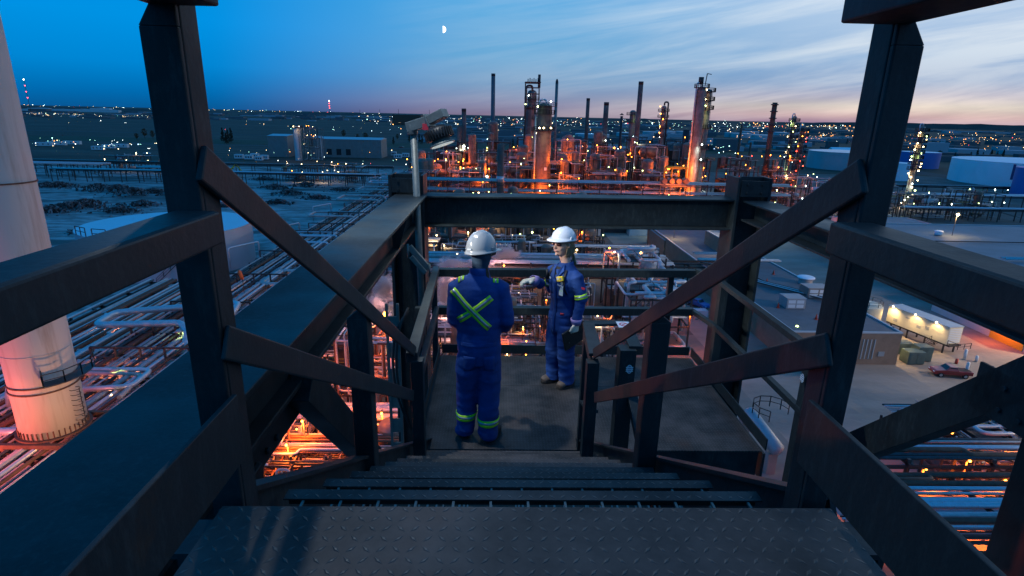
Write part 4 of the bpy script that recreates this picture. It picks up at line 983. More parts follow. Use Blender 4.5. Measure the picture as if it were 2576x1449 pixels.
def process_unit(x0, x1, y0, y1, levels, seed, lamps='ol', pw=0, nv=2, npipe=9, fm='frame_steel', lr=.2, nlamp=4, name='process_unit', decks=.6, pm=None, pr=(.06, .22), bay=5.0, post=.26, vs=1.0, walls=0):
    r = random.Random(seed); t = thing(name, None, None, ((x0+x1)/2, (y0+y1)/2, GZ)); pm = pm or PMATS
    nx = max(1, round((x1-x0)/bay)); ny = max(1, round((y1-y0)/bay)); X = [x0+(x1-x0)*i/nx for i in range(nx+1)]; Y = [y0+(y1-y0)*i/ny for i in range(ny+1)]
    m = MB(); top = {}
    for x in X:
        for y in Y:
            tz = levels[-1] if r.random() < .55 else r.choice(levels); top[x, y] = tz; m.box(x-post/2, x+post/2, y-post/2, y+post/2, GZ, tz+(.9 if r.random() < .3 else 0))
    for z in levels:
        for x in X: 
            for j in range(ny):
                if min(top[x, Y[j]], top[x, Y[j+1]]) >= z-.1: m.bar((x, Y[j], z-.15), (x, Y[j+1], z-.15), post*.8, post)
        for y in Y:
            for i in range(nx):
                if min(top[X[i], y], top[X[i+1], y]) >= z-.1:
                    m.bar((X[i], y, z-.15), (X[i+1], y, z-.15), post*.8, post)
    lv = [GZ]+list(levels)
    for k in range(len(levels)):
        for _ in range(max(1, nx)):
            i = r.randrange(nx); y = r.choice(Y)
            if min(top[X[i], y], top[X[i+1], y]) >= lv[k+1]-.1: m.bar((X[i], y, lv[k]), (X[i+1], y, lv[k+1]), .14, .14)
    m.build('frame', fm, t)
    for z in levels:
        for i in range(nx):
            for j in range(ny):
                if r.random() < decks and min(top[X[i], Y[j]], top[X[i+1], Y[j+1]]) >= z-.1:
                    m = MB(); m.box(X[i]+.02, X[i+1]-.02, Y[j]+.02, Y[j+1]-.02, z, z+.06)
                    m.build('deck', 'grating', t)
                    if r.random() < .75:
                        m = MB(); a, b = (X[i], Y[j], z+.06), (X[i+1], Y[j], z+.06); rail_mb(m, [a, b, (X[i+1], Y[j+1], z+.06)] if r.random() < .5 else [a, b], 1.1, .07); m.build('handrail', r.choice([fm, 'frame_grey', 'safety_yellow']), t)
    if walls:
        for k in range(len(levels)):
            for i in range(nx):
                if r.random() < walls and min(top[X[i], Y[-1]], top[X[i+1], Y[-1]]) >= lv[k+1]-.1: m = MB(); m.box(X[i]+.15, X[i+1]-.15, Y[-1]-.06, Y[-1]+.02, lv[k]+.1, lv[k+1]-.35); m.build('cladding_panel', 'shelter_panel', t)
    for k in range(nv):
        if r.random() < .5:
            R = r.uniform(.7, 1.7)*vs; h = r.uniform(2.5, 7)*vs; x = r.uniform(x0+R, x1-R) if x1-x0 > 2*R else (x0+x1)/2; y = r.uniform(y0, y1); z = r.choice(lv[:-1] or [GZ])+.9
            m = MB(); m.cyl(x, y, z, z+h, R, 18, cap=False); m.dome(x, y, z+h, R, R*.5, 18, 3); m.dome(x, y, z, R, R*.5, 18, 3, dn=-1)
            for a in (0, 1.57, 3.14, 4.71): m.box(x+R*.8*math.cos(a)-.1, x+R*.8*math.cos(a)+.1, y+R*.8*math.sin(a)-.1, y+R*.8*math.sin(a)+.1, z-1.0, z+.2)
            m.build('vertical_vessel', 'vessel_shell' if walls or r.random() < .4 else r.choice(['cladding_dull', 'cladding']), t)
        else:
            R = r.uniform(.5, 1.3)*vs; L = min(r.uniform(3, 8)*vs, (x1-x0)); x = r.uniform(x0, x1-L) if x1-x0 > L else x0; y = r.uniform(y0+R, y1-R) if y1-y0 > 2*R else (y0+y1)/2; z = r.choice(lv[:-1] or [GZ])+R+.7
            m = MB(); m.tube([(x, y, z), (x+R*.25, y, z), (x+L-R*.25, y, z), (x+L, y, z)], R, 18, rr=[R*.45, R, R, R*.45])
            for q in (.2, .8): m.box(x+L*q-.15, x+L*q+.15, y-R*.7, y+R*.7, z-R-.7, z-R*.6)
            m.build('drum', 'vessel_shell' if walls or r.random() < .4 else r.choice(['cladding', 'cladding_dull']), t)
    for k in range(npipe):
        R = r.uniform(*pr); z = r.choice(levels)+r.uniform(.2, .9); p = [r.uniform(x0, x1), r.choice([y0-.4, r.uniform(y0, y1)]), z if r.random() < .6 else GZ+1]
        pts = [tuple(p)]; ax = r.randrange(3)
        for s_ in range(r.randint(3, 6)):
            ax = (ax+r.choice([1, 2])) % 3
            if ax == 0: p[0] = r.uniform(x0-1, x1+1)
            elif ax == 1: p[1] = r.uniform(y0-.8, y1)
            else: p[2] = min(levels[-1]+1.5, max(GZ+.6, r.choice(lv)+r.uniform(.3, 2.5)))
            pts.append(tuple(p))
        pipe(t, pts, R, r.choice(pm))
    for k in range(r.randint(1, 3)):   # banks of parallel lines
        z = r.choice(levels)+.4; nn = r.randint(3, 6); y = r.uniform(y0, y1-1); 
        for j in range(nn): R = r.uniform(.05, .14); pipe(t, [(x0-.5, y+j*.42, z+R), (x1+.5, y+j*.42, z+R)], R, r.choice(pm))
    for k in range(nlamp):
        x, y = r.choice(X), r.choice([y0, y0, r.choice(Y)]); z = r.choice(levels)+r.uniform(1.6, 2.6)
        kk = r.choice(lamps); lamp(t, (x, y-.3, z), kk, r.uniform(.13, .2)*(.55 if y0 < 100 else 1), pw if (kk in 'owc' and k < 2) else 0, lr)
    return t

def pipe_rack(t, axis, a0, a1, b0, b1, z, npipes, seed, bent=6.0, tiers=(0,), fm='frame_steel', loops=0, pr=(.08, .22), loop_side=-1, loop_r=(.12, .3), truss=True, post=.3, loop_w=9):
    """rack running along axis ('x' or 'y') from a0 to a1, between b0 and b1 across"""
    r = random.Random(seed); P = (lambda a, b, c: (b, a, c)) if axis == 'y' else (lambda a, b, c: (a, b, c))
    m = MB(); n = max(1, round(abs(a1-a0)/bent))
    for i in range(n+1):
        a = a0+(a1-a0)*i/n
        for b in (b0, b1): m.bar(P(a, b, GZ), P(a, b, z+tiers[-1]+.3), post, post)
        for tz in tiers: m.bar(P(a, b0-.4, z+tz-.2), P(a, b1+.4, z+tz-.2), post, post*.9)
        if b1-b0 > 9: m.bar(P(a, (b0+b1)/2, GZ), P(a, (b0+b1)/2, z), post, post)
    for tz in tiers:
        for b in (b0, b1): m.bar(P(a0, b, z+tz-.55), P(a1, b, z+tz-.55), post*.7, post)
    if truss:
        for i in range(0, n, 2):
            a, a2 = a0+(a1-a0)*i/n, a0+(a1-a0)*(i+1)/n
            for b in (b0, b1): m.bar(P(a, b, z-.6), P(a2, b, z-3.2), .12, .12)
    m.build('frame', fm, t)
    for tz in tiers:
        bs = sorted(r.uniform(b0+.2, b1-.2) for _ in range(npipes))
        for k, b in enumerate(bs):
            R = r.uniform(*pr); b = b0+.3+(b1-b0-.6)*(k+r.uniform(-.25, .25))/max(1, npipes-1); pts = [P(a0-.5, b, z+tz+R)]
            if r.random() < .25:
                q = a0+(a1-a0)*r.uniform(.2, .8); pts += [P(q, b, z+tz+R), P(q+.0, b+r.choice([-1, 1])*.8, z+tz+R+.0)]; b = pts[-1][0] if axis == 'y' else pts[-1][1]
            pts.append(P(a1+.5, b, z+tz+R)); pipe(t, pts, R, r.choice(['cladding', 'cladding', 'cladding_dull', 'pipe_dark', 'pipe_rust']), n=8)
    return P

# ---- main pipe rack on the left, running away from us
t = thing('pipe_rack', 'long elevated rack of silvery pipes running away on the left behind the stair beam', 'pipe rack', (-43, 160, GZ))
P = pipe_rack(t, 'y', 30, 300, -50, -37.5, -29, 15, 3, bent=7.5, tiers=(0, 1.7), pr=(.10, .30))
def loop(t, y, z, x0, x1, dy, R, mt='cladding_dull', tail=0, up_=0):
    pts = [(x1, y-6, z-1.2), (x1, y-.0, z-1.2), (x1, y, z), (x0, y, z), (x0, y+dy, z), (x1, y+dy, z), (x1, y+dy, z-1.2), (x1, y+dy+6, z-1.2)]
    return pipe(t, pts, R, mt, br=R*2.5, n=12)
zz = -25.4
pipe(t, [at(468, 900, z=-28.5), at(468, 830, z=zz-.6), at(455, 812, z=zz), at(238, 818, z=zz), at(290, 786, z=zz), at(602, 762, z=zz), at(575, 800, z=zz)], .46, 'cladding', br=1.2, n=14)
pipe(t, [at(30, 1040, z=-28.5), at(22, 968, z=zz), at(200, 968, z=zz)], .42, 'cladding', br=1.0, n=14); pipe(t, [at(-40, 1088, z=-27), at(105, 1084, z=-27)], .42, 'cladding', n=14)
pipe(t, [at(190, 930, z=-26.6), at(382, 930, z=-26.6), at(330, 972, z=-26.6), at(210, 980, z=-26.6)], .30, 'cladding', br=1.0, n=12); pipe(t, [at(210, 938, z=-26.8), at(360, 942, z=-26.8), at(300, 1000, z=-26.8)], .26, 'cladding_dull', br=1.0, n=12)
loop(t, 66, -27.8, -57, -40.2, 3.2, .36); loop(t, 60, -28, -56, -41, 2.6, .30)
loop(t, 165, -26.5, -55, -42, 7, .34); loop(t, 195, -26, -55, -41, 10, .40); loop(t, 222, -26, -54, -40, 9, .3); loop(t, 132, -27, -53, -40, 8, .34, 'cladding'); loop(t, 138, -26.7, -51.5, -41, 5, .26, 'cladding')
loop(t, 98, -27.2, -42, -36, 9, .5); loop(t, 245, -26, -55, -42, 6, .3, 'cladding'); loop(t, 262, -26, -54, -43, 5, .25, 'cladding')
for y, z0 in ((119, -25.6), (176, -25.6), (252, -25), (268, -25), (146, -26.3)):
    pipe(t, [(-57, y, -30), (-57, y, z0), (-53.5, y+7, z0), (-53.5, y+7, -29)], .16, 'cladding', br=.5)
for k in range(5): pipe(t, [(-35.8+k*.55, 40, -29.5), (-35.8+k*.55, 84, -29.5), (-38.5+k*.55, 98, -29.5), (-38.5+k*.55, 190, -29.5)], .14, 'cladding', br=1.2)
for k in range(5): pipe(t, [(-49, 66+k*1.1, -30.2), (-30, 66+k*1.1, -30.2)], .16, r'cladding_dull')
for y in (66, 74, 84, 100, 118, 140, 150, 168, 186, 210): m = MB(); rail_mb(m, [(-50, y, -28.4), (-38, y, -28.4)], 2.6, .22, 3); m.build('cross_truss', 'frame_steel', t)
NLAMP = [(-42, 72, -26.0), (-43.5, 61, -26.5)]
# shed lamps on stalks beside the rack
tl = []
for x, y, z in NLAMP:
    q = thing('rack_lamp', None, None, (x, y, -29)); m = MB(); m.bar((x, y, -29), (x-.4, y, z), .08, .08); m.build('stalk', 'galvanised', q)
    m = MB(); m.tube([(x-.4, y, z+.3), (x-.4, y, z)], .3, 12, rr=[.25, .55]); m.build('shade', 'hvac', q); m = MB(); m.tube([(x-.4, y, z-.01), (x-.4, y, z-.05)], .42, 12); m.build('lamp_tube', 'lamp_lime', q); tl.append(q)
tag(tl[0], 'upper of two grey shaded lamps on stalks right of the big chimney', 'lamp', 'shaded lamps on stalks by the chimney'); tag(tl[1], 'lower of two grey shaded lamps on stalks, beside the yellow-lit valves', 'lamp', 'shaded lamps on stalks by the chimney')
# windsock
w = at(610, 700, 95); t = thing('windsock', 'orange windsock on a pole above the left pipe rack', 'windsock', (w.x, w.y, GZ))
m = MB(); m.tube([(w.x, w.y, -29), (w.x, w.y, w.z)], .06, 6); m.build('pole', 'rust_dark', t); m = MB(); m.tube([(w.x, w.y, w.z-.2), (w.x-.35, w.y, w.z+1.0), (w.x-.5, w.y, w.z+1.4)], .3, 12, rr=[.26, .34, .16]); m.build('sock', 'windsock', t)
# instrument skid lit yellow
t = process_unit(-41, -35, 56, 63, [-31, -28.6], 5, 'lw', 260, nv=1, npipe=20, fm='frame_grey', nlamp=4, decks=.4, pr=(.03, .07)); tag(t, 'cluster of thin white valves and pipes lit greenish yellow, right of the chimney', 'pipework')

# ---- big chimney at the left edge
cx, cy = -41.6, 48.6
t = thing('chimney', 'huge beige steel chimney at the left edge, lit pink from below', 'chimney', (cx, cy, GZ))
m = MB(); zs = [-26.4, -20, -10, 0, 12, 26]; rs = [2.62, 2.6, 2.62, 2.62, 2.6, 2.55]; m.tube([(cx, cy, z) for z in zs], 2.6, 48, rr=rs); m.build('shaft', 'chimney_paint', t)
for z in (-3.6, -21.4, -22.0):
    m = MB(); m.ring(cx, cy, z, 2.70, 2.6, .12, 48); m.build('band', 'rust_dark', t)
for k in range(5): m = MB(); m.ring(cx, cy, -18.4+k*7.4, 2.645, 2.6, .035, 48); m.build('weld_seam', 'chimney_paint', t)
m = MB(); m.ring(cx, cy, -26.5, 2.95, 2.5, .14, 48)
for k in range(40): a = 2*math.pi*k/40; m.bar((cx+math.cos(a)*2.66, cy+math.sin(a)*2.66, -26.4), (cx+math.cos(a)*2.66, cy+math.sin(a)*2.66, -25.7), .06, .10)
m.build('base_ring', 'rust_dark', t)
m = MB()
for s0 in (-1, 1):
    for s1 in (-1, 1): m.bar((cx+s0*3.0, cy+s1*3.0, -26.6), (cx+s0*4.2, cy+s1*4.2, GZ), .5, .5); m.bar((cx+s0*3.0, cy+s1*3.0, -26.7), (cx-s0*3.3, cy+s1*3.3, -30.5), .3, .3); m.bar((cx+s0*3.3, cy+s1*3.3, -30.5), (cx-s0*4.0, cy+s1*4.0, GZ), .28, .28)
for s0 in (-1, 1): m.bar((cx-3.4, cy+s0*3.0, -26.7), (cx+3.4, cy+s0*3.0, -26.7), .4, .4); m.bar((cx+s0*3.0, cy-3.4, -26.72), (cx+s0*3.0, cy+3.4, -26.72), .4, .38); m.bar((cx-3.6, cy+s0*3.3, -30.5), (cx+3.6, cy+s0*3.3, -30.5), .3, .3)
m.build('support_frame', 'rust_dark', t)
m = MB(); m.ring(cx, cy, -20.9, 4.0, 2.66, .08, 30, a0=-.9, a1=.6); m.build('platform', 'grating', t)
m = MB(); pts = [(cx+3.95*math.cos(a), cy+3.95*math.sin(a), -20.8) for a in (-.9, -.5, -.1, .3, .6)]; rail_mb(m, [(cx+2.7*math.cos(-.9), cy+2.7*math.sin(-.9), -20.8)]+pts, 1.1, .07, 1.2); m.build('handrail', 'frame_steel', t)
m = MB(); m.bar((cx+3.33, cy-.4, -25.8), (cx+3.33, cy-.4, -22.2), .05, .05)
for z in range(8): m.ring(cx+2.9, cy-.4, -25.8+z*.5, .45, .41, .05, 12, a0=-2.0, a1=2.0)
m.build('ladder_cage', 'frame_steel', t)
point((cx-6.5, cy-9, -26), (1, .16, .10), 9000, .4, parent=t); point((cx+7.5, cy-7, -25), (1, .42, .14), 2200, .3, parent=t)
t = process_unit(-56, -44, 32, 42, [-32, -29], 11, 'r', 0, nv=1, npipe=12, nlamp=0, decks=.3); tag(t, 'dark pipework under the foot of the big chimney', 'pipework')
for q_, c_, w_ in (((-46, 60, -32), (1, .30, .16), 2600), ((-47, 46, -32), (1, .22, .18), 2600), ((-56, 84, -32.5), (1, .35, .25), 2200), ((-42, 92, -32), (1, .4, .2), 1500)): point(q_, c_, w_, .4, parent=t)

# ---- storage tanks
def tank(x, y, r, z1, label, wall='tank_white', roof='tank_roof', z0=GZ, group=None, cone=.5, seam=3):
    t = thing('storage_tank', label, 'storage tank', (x, y, z0), group)
    m = MB(); n = 64; m.cyl(x, y, z0, z1, r, n, cap=False)
    m.build('shell', wall, t)
    m = MB()
    for k in range(1, seam+1): m.ring(x, y, z0+(z1-z0)*k/(seam+1), r+.03, r-.05, .05, n)
    m.ring(x, y, z1-.15, r+.12, r-.1, .15, n); m.build('seam', wall, t)
    m = MB(); m.tube([(x, y, z1), (x, y, z1+cone)], r, n, cap=False, rr=[r, .05]); m.build('roof', roof, t); return t
t = tank(-82, 142, 19, -25, 'big pale grey round tank behind the left handrail post', 'tank_grey', 'tank_roof')
for q in (((-94, 127.0, -25), (-90.5, 125.0, -25)), ((-88.5, 124.2, -25), (-85, 123.4, -25))): m = MB(); rail_mb(m, list(q), 2.0, .14, 2); m.build('roof_guard_rail', 'frame_steel', t)
m = MB(); m.bar((-76, 124, GZ), (-66, 128, -25), .5, .12); rail_mb(m, [(-76, 123.7, GZ), (-66, 127.7, -25)], 1.1, .08, 2); m.build('stairway', 'frame_steel', t)
# Imperial tank
a = at(2422, 432, 470); c = Vector((a.x+38, a.y+24, 0)); R = 38.0
p_l = at(2422, 462, z=GZ)
def fit_tank(xl, xr, ytop, ybot, label, **k):
    """tank whose front foot is seen at ybot and whose sides are at xl, xr"""
    f = at((xl+xr)/2, ybot, z=GZ); d = (f-CAM).dot(fw); r = (xr-xl)/2*d/F_PX; r *= 1+r/d*.9
    dirv = Vector((f.x, f.y, 0)).normalized(); c = Vector((f.x, f.y, 0))+dirv*r
    zt = at((xl+xr)/2, ytop, (f-CAM).dot(fw)).z
    return tank(c.x, c.y, r, zt, label, **k), c, r, zt
t, c, R, zt = fit_tank(2420, 2760, 412, 476, 'white round tank with blue lettering at the right edge', wall='tank_white', roof='tank_white')
mat('letter_blue', (.02, .05, .16), .6)
dirv = Vector((c.x, c.y, 0)).normalized(); a0 = math.atan2(-dirv.y, -dirv.x); fs = R*.24
txt = 'Imperial'; wid = {'I': .30, 'm': .86, 'p': .60, 'e': .58, 'r': .40, 'i': .28, 'a': .57, 'l': .28}; pos = 0; tot = sum(wid[q] for q in txt)*fs
ast = None
for ch in txt:
    w_ = wid[ch]*fs; s_ = pos+w_/2; ang = a0-.20+ (s_)/R*1.0-.05
    n_ = Vector((math.cos(ang), math.sin(ang), 0)); u_ = Vector((-math.sin(ang), math.cos(ang), 0))
    text_on(t, ch, fs*1.25, c+n_*(R+.12)+Vector((0, 0, GZ+(zt-GZ)*.60)), u_, (0, 0, 1), 'letter_blue'); pos += w_
t, *_ = fit_tank(2262, 2350, 383, 424, 'bright blue tank behind the greenish tower, right of the tall near post', wall='tank_blue', roof='tank_white')
t, *_ = fit_tank(2228, 2286, 410, 455, 'small white tank in front of the bright blue tank', wall='tank_white', roof='tank_white')
t, *_ = fit_tank(2036, 2215, 384, 430, 'wide pinkish tank left of the tall right post', wall='tank_pink', roof='tank_roof')
t, *_ = fit_tank(2555, 2680, 425, 500, 'dark blue tank cut by the right edge, in front of the white tank', wall='tank_blue', roof='tank_blue')
tl = []
for i, (xl, xr, yt, yb) in enumerate(((1556, 1612, 334, 345), (1620, 1652, 331, 342), (1655, 1705, 330, 342), (1708, 1760, 331, 343), (1826, 1846, 333, 345), (1848, 1898, 336, 347), (1872, 1918, 331, 336), (1900, 1952, 340, 352), (1958, 2030, 334, 346), (1452, 1540, 338, 348))):
    f = at((xl+xr)/2, yb, z=GZ); d = min((f-CAM).dot(fw), 1700); f = CAM+(f-CAM)*(d/(f-CAM).dot(fw)); r = (xr-xl)/2*d/F_PX; zt = at((xl+xr)/2, yt, d).z
    tt = tank(f.x, f.y+r, r, max(zt, GZ+6), None, 'tank_grey', 'tank_roof', group='tanks of the far tank farm', seam=0); tl.append(tt)
ordinals(tl, 'pale tank of the far tank farm below the town lights', 'storage tank', 'tanks of the far tank farm')

# ---- stacks of the skyline
def stack(x, ytop, d, w, label, mt='stack_brown', taper=1.15, cap=True, top=None):
    p = at(x, ytop, d); r = w/2*d/F_PX; t = thing('stack', label, 'stack', (p.x, p.y, GZ), 'stacks on the skyline')
    m = MB(); m.tube([(p.x, p.y, GZ), (p.x, p.y, (GZ+p.z)/2), (p.x, p.y, p.z-(r*1.2 if cap else 0))], r, 24, rr=[r*taper*1.05, r*(1+taper)/2, r]); m.build('shaft', mt, t)
    if cap: m = MB(); m.cyl(p.x, p.y, p.z-r*1.19, p.z, r*1.03, 24); m.build('cap', 'stack_cap', t)
    if top: top(t, p, r)
    m = MB(); m.ring(p.x, p.y, GZ+(p.z-GZ)*.52, r*1.3, r, .2, 16); m.build('band', 'stack_cap', t)
    return t, p
t, p = stack(1167, 273, 300, 11.5, 'short brown stack just right of the floodlight head'); lamp(t, (p.x, p.y-2.2, at(1172, 370, 297).z), 'c', .6, 1500)
stack(1241, 185, 340, 10, 'tallest slim blue-grey stack, left of the double columns', 'stack_grey')
stack(1260, 362, 190, 17, 'nearer ochre stack with a white band rising from the pipework', 'stack_brown', cap=False, top=lambda t, p, r: [MB().cyl(p.x, p.y, p.z-12.5, p.z-10.6, r*1.16, 20).build('white_band', 'cladding', t)])
stack(1331, 266, 285, 14, 'brown stack in front of the tall domed column, with small white notice', 'stack_brown')
stack(1401, 210, 380, 7.5, 'thin pale needle stack with pointed tip, right of the double columns', 'column_shell', cap=False, top=lambda t, p, r: MB().dome(p.x, p.y, p.z, r, r*3, 16, 4).build('tip', 'stack_cap', t))
stack(1480, 247, 330, 9, 'slim brown stack, first to the right of the needle stack')
stack(1526, 257, 320, 12.5, 'reddish brown stack left of the capped thin stack')
stack(1564, 292, 360, 6.5, 'thin dark stack with a small conical hat', 'stack_cap', cap=False, top=lambda t, p, r: MB().tube([(p.x, p.y, p.z+.6), (p.x, p.y, p.z+1.8)], 1, 16, rr=[r*1.9, .1]).build('hat', 'stack_cap', t))
stack(1613, 205, 300, 12, 'tall brown stack with dark top midway between columns and right tower')
stack(1727, 326, 300, 16, 'short broad dark stack hidden behind the big right tower', 'stack_cap', cap=False)
stack(1866, 313, 300, 6, 'thin rusty stack right of the big right tower', 'pipe_rust', cap=False)
stack(1889, 358, 300, 5, 'shortest rusty stack among the orange lamps', 'pipe_rust', cap=False)
def dk(t, p, r):
    m = MB()
    for k in range(5): m.ring(p.x, p.y, p.z-1.2-k*3.1, r*1.5, r, .5, 16)
    m.build('stiffener_ring', 'stack_cap', t)
stack(1950, 258, 270, 12, 'thick dark rusty stack leaning into view left of the lit towers', 'rust_dark', cap=False, top=dk)

# ---- distillation columns
def column(x, ytop, d, w, label, mt='column_shell', plats=(), oh=True, lamps=(), pl_w=1.5, dome=.6, group='distillation columns of the refinery'):
    p = at(x, ytop, d); r = w/2*d/F_PX; zt = p.z-r*dome; X, Y = p.x, p.y; t = thing('distillation_column', label, 'distillation column', (X, Y, GZ), group)
    m = MB(); m.cyl(X, Y, GZ, zt, r, 28, cap=False); m.build('shell', mt, t)
    m = MB(); m.dome(X, Y, zt, r, r*dome, 28, 4); m.build('head', mt, t)
    for fz in plats:
        z = at(x, fz, d).z; m = MB(); m.ring(X, Y, z, r+pl_w, r, .35, 24, a0=math.pi*.9, a1=math.pi*2.15); m.build('platform', 'grating', t)
        m = MB(); k = 12; pts = [(X+(r+pl_w)*math.cos(a), Y+(r+pl_w)*math.sin(a), z+.1) for a in (math.pi*(.95+1.15*i/k) for i in range(k+1))]; rail_mb(m, pts, 1.5, .17, 2.0); m.build('handrail', 'frame_steel', t)
    m = MB()
    for s_ in (-.25, .25): m.bar((X+r*.75+s_, Y-r*.75, GZ), (X+r*.75+s_, Y-r*.75, zt), .08, .08)
    z = GZ+3
    while z < zt: m.ring(X+r*.75, Y-r*.85, z, .45, .38, .06, 8); z += 2.2
    m.build('ladder', 'frame_steel', t)
    if oh:
        R = max(.28, r*.16); s_ = -1
        pipe(t, [(X, Y, zt+r*dome*.9), (X, Y, zt+r*dome+R*4), (X+s_*(r+R*1.4), Y-r*.3, zt+r*dome+R*4), (X+s_*(r+R*1.4), Y-r*.3, GZ+4)], R, 'cladding', br=R*3, n=12)
    for lx, ly, k, pw in lamps: q = at(lx, ly, d-r-1.6); lamp(t, q, k, .28, pw, .3)
    return t, X, Y, r, zt
# tall domed column with piping tower on top
t, X, Y, r, zt = column(1339, 226, 290, 23, 'tall domed column crowned by a dark pipe structure, left of the lit column', plats=(275, 300, 330, 252), oh=False, lamps=((1330, 240, 'c', 0), (1322, 262, 'l', 0), (1338, 345, 'l', 400), (1350, 335, 'w', 300)), group='distillation columns of the refinery')
m = MB(); z = at(1339, 226, 290).z
for sx in (-1, 1):
    for sy in (-1, 1): m.bar((X+sx*(r+1.2), Y+sy*(r+1), at(1339, 300, 290).z), (X+sx*(r+1.2), Y+sy*(r+1), z+3.2), .3, .3)
for zz in (z-6, z-2, z+1, z+3.2): 
    for sy in (-1, 1): m.bar((X-r-1.2, Y+sy*(r+1), zz), (X+r+1.2, Y+sy*(r+1), zz), .28, .3)
m.box(X-r-1.5, X+r+1.8, Y-r-1.4, Y+r+1.4, z+3.3, z+3.7)
for k in range(7): m.tube([(X-r+k*1.0, Y-1, z+3.7), (X-r+k*1.0, Y-1, z+5.2+(k%2)*.4)], .22, 8)
m.tube([(X+r+1.1, Y, z+1), (X+r+1.1, Y, z+7.4)], .7, 12); m.build('top_structure', 'frame_steel', t)
pipe(t, [(X, Y-r*.5, z-1), (X, Y-r*.5, z+1.9), (X-r-.9, Y-r-1, z+1.9), (X-r-.9, Y-r-1, GZ+10)], .55, 'pipe_dark', br=1.8)
# front lit column
t, X, Y, r, zt = column(1371, 258, 215, 37, 'broad near column with yellow-lit platform and curved top pipe', mt='vessel_shell', plats=(288, 330), oh=False, pl_w=1.2, lamps=((1357, 322, 'w', 260), (1386, 322, 'w', 260), (1368, 322, 'w', 0), (1353, 268, 'l', 60), (1386, 256, 'c', 0)))
zz = at(1371, 262, 215).z; m = MB(); m.ring(X, Y, zz-.8, r+1.9, 0.1, .18, 24); m.build('platform', 'grating', t)
m = MB(); rail_mb(m, [(X+(r+1.85)*math.cos(a), Y+(r+1.85)*math.sin(a), zz-.6) for a in (2*math.pi*i/14 for i in range(15))], 1.2, .1, 2.5); m.build('handrail', 'frame_grey', t)
pipe(t, [(X+.6, Y-1.0, zz-1), (X+.6, Y-1.0, zz+1.6), (X-r*.75, Y-1.0, zz+1.6), (X-r*.75, Y-1.0, zz-1)], .34, 'cladding', br=1.6, n=12); pipe(t, [(X-r-.5, Y-.6, zz-3), (X-r-.5, Y-.6, GZ+6)], .36, 'cladding', n=12)
m = MB(); q = X+.4; m.box(q, q+.9, Y-r-.05, Y-r-.02, at(1380, 432, 215).z, at(1380, 424, 215).z); m.build('notice', 'sticker_white', t)
point((X+1.5, Y-r-5, GZ+5), ORANGE, 26000, .5, parent=t); point((X-4, Y-r-6, GZ+7), ORANGE, 12000, .5, parent=t)
t, *_ = column(1593, 277, 330, 15, 'slender pale column with green-lit platforms left of the tall brown stack', plats=(290, 308, 352), pl_w=1.8, oh=False, lamps=((1601, 294, 'l', 300), (1590, 350, 'l', 0), (1596, 362, 'c', 200)))
t, X, Y, r, zt = column(1671, 266, 340, 12.5, 'leaning slender column dotted with small orange lamps', plats=(281, 296, 325, 345), pl_w=1.8, oh=False, lamps=((1661, 268, 'o', 60), (1662, 286, 'o', 60), (1668, 300, 'o', 250), (1660, 318, 'o', 200), (1659, 334, 'o', 200), (1664, 372, 'o', 900)))
pipe(t, [(X, Y-.4, zt+1), (X, Y-.4, zt+3), (X+r+.8, Y-.4, zt+3), (X+r+.8, Y-.4, GZ+20)], .5, 'pipe_dark', br=1.4)
# big right pair
t, X, Y, r, zt = column(1766, 217, 230, 24, 'highest pale column of the right pair, orange lit foot and curved head pipe', plats=(222,), pl_w=1.0, lamps=(), dome=.9)
point((X-2.5, Y-r-5, GZ+6), ORANGE, 34000, .4, parent=t); point((X-4, Y-r-4, GZ+17), ORANGE, 12000, .4, parent=t)
m = MB(); m.bar((X+1.2, Y, zt+2), (X+1.6, Y, zt+6.6), .3, .3); m.bar((X+1.6, Y, zt+6.6), (X+3.4, Y, zt+6.3), .25, .25); m.tube([(X-.6, Y, zt+2.4), (X-.6, Y, zt+5.2)], 1.0, 12); m.build('davit', 'frame_steel', t)
t, X, Y, r, zt = column(1784, 224, 236, 17, 'narrower column of the right pair with bright yellow and white platform lamps', plats=(232, 254, 276, 325, 378, 412), oh=False, pl_w=1.3, lamps=((1775, 250, 'w', 700), (1775, 266, 'l', 500), (1766, 364, 'c', 900), (1763, 401, 'c', 900), (1778, 226, 'w', 150)))
# right hand lit towers
def lit_tower(x, ytop, d, w, label, kinds, seed, n=16, hgt=None):
    r_ = random.Random(seed); ys = [ytop+14*i for i in range(1, 9)]
    t, X, Y, r, zt = column(x, ytop, d, w, label, mt='column_shell', plats=ys[::1], oh=True, pl_w=1.7)
    for i in range(n):
        z = zt-2-(zt-GZ-3)*i/n; a = r_.uniform(math.pi, 2*math.pi); lamp(t, (X+(r+1.4)*math.cos(a), Y+(r+1.4)*math.sin(a), z), r_.choice(kinds), r_.uniform(.22, .38), 500 if i % 3 == 0 else 0, .3)
    return t
lit_tower(2000, 292, 300, 10, 'slender tower with yellowish lamps, left of the red-lit tower', 'lwc', 1, 14)
lit_tower(2022, 317, 310, 13, 'tower lit deep orange-red beside the yellowish tower', 'or', 2, 12)
lit_tower(2322, 318, 255, 13, 'tower of greenish white lamps right of the tall near post', 'lwcw', 3, 22)
t, X, Y, r, zt = column(745, 316, 440, 17, 'white cylindrical stack standing in front of the grey metal shed', mt='cladding', plats=(321,), oh=False, group=None, lamps=((738, 318, 'w', 200), (752, 318, 'w', 300), (735, 413, 'w', 300)), pl_w=1.6, dome=.01)
pts = None
t = process_unit(X+4, X+18, Y-2, Y+8, [GZ+10, GZ+17, GZ+24], 21, 'wo', 260, nv=1, npipe=14, fm='frame_grey', nlamp=8, decks=.3); tag(t, 'pipe structure with small warm lamps right of the white cylindrical stack', 'process unit')
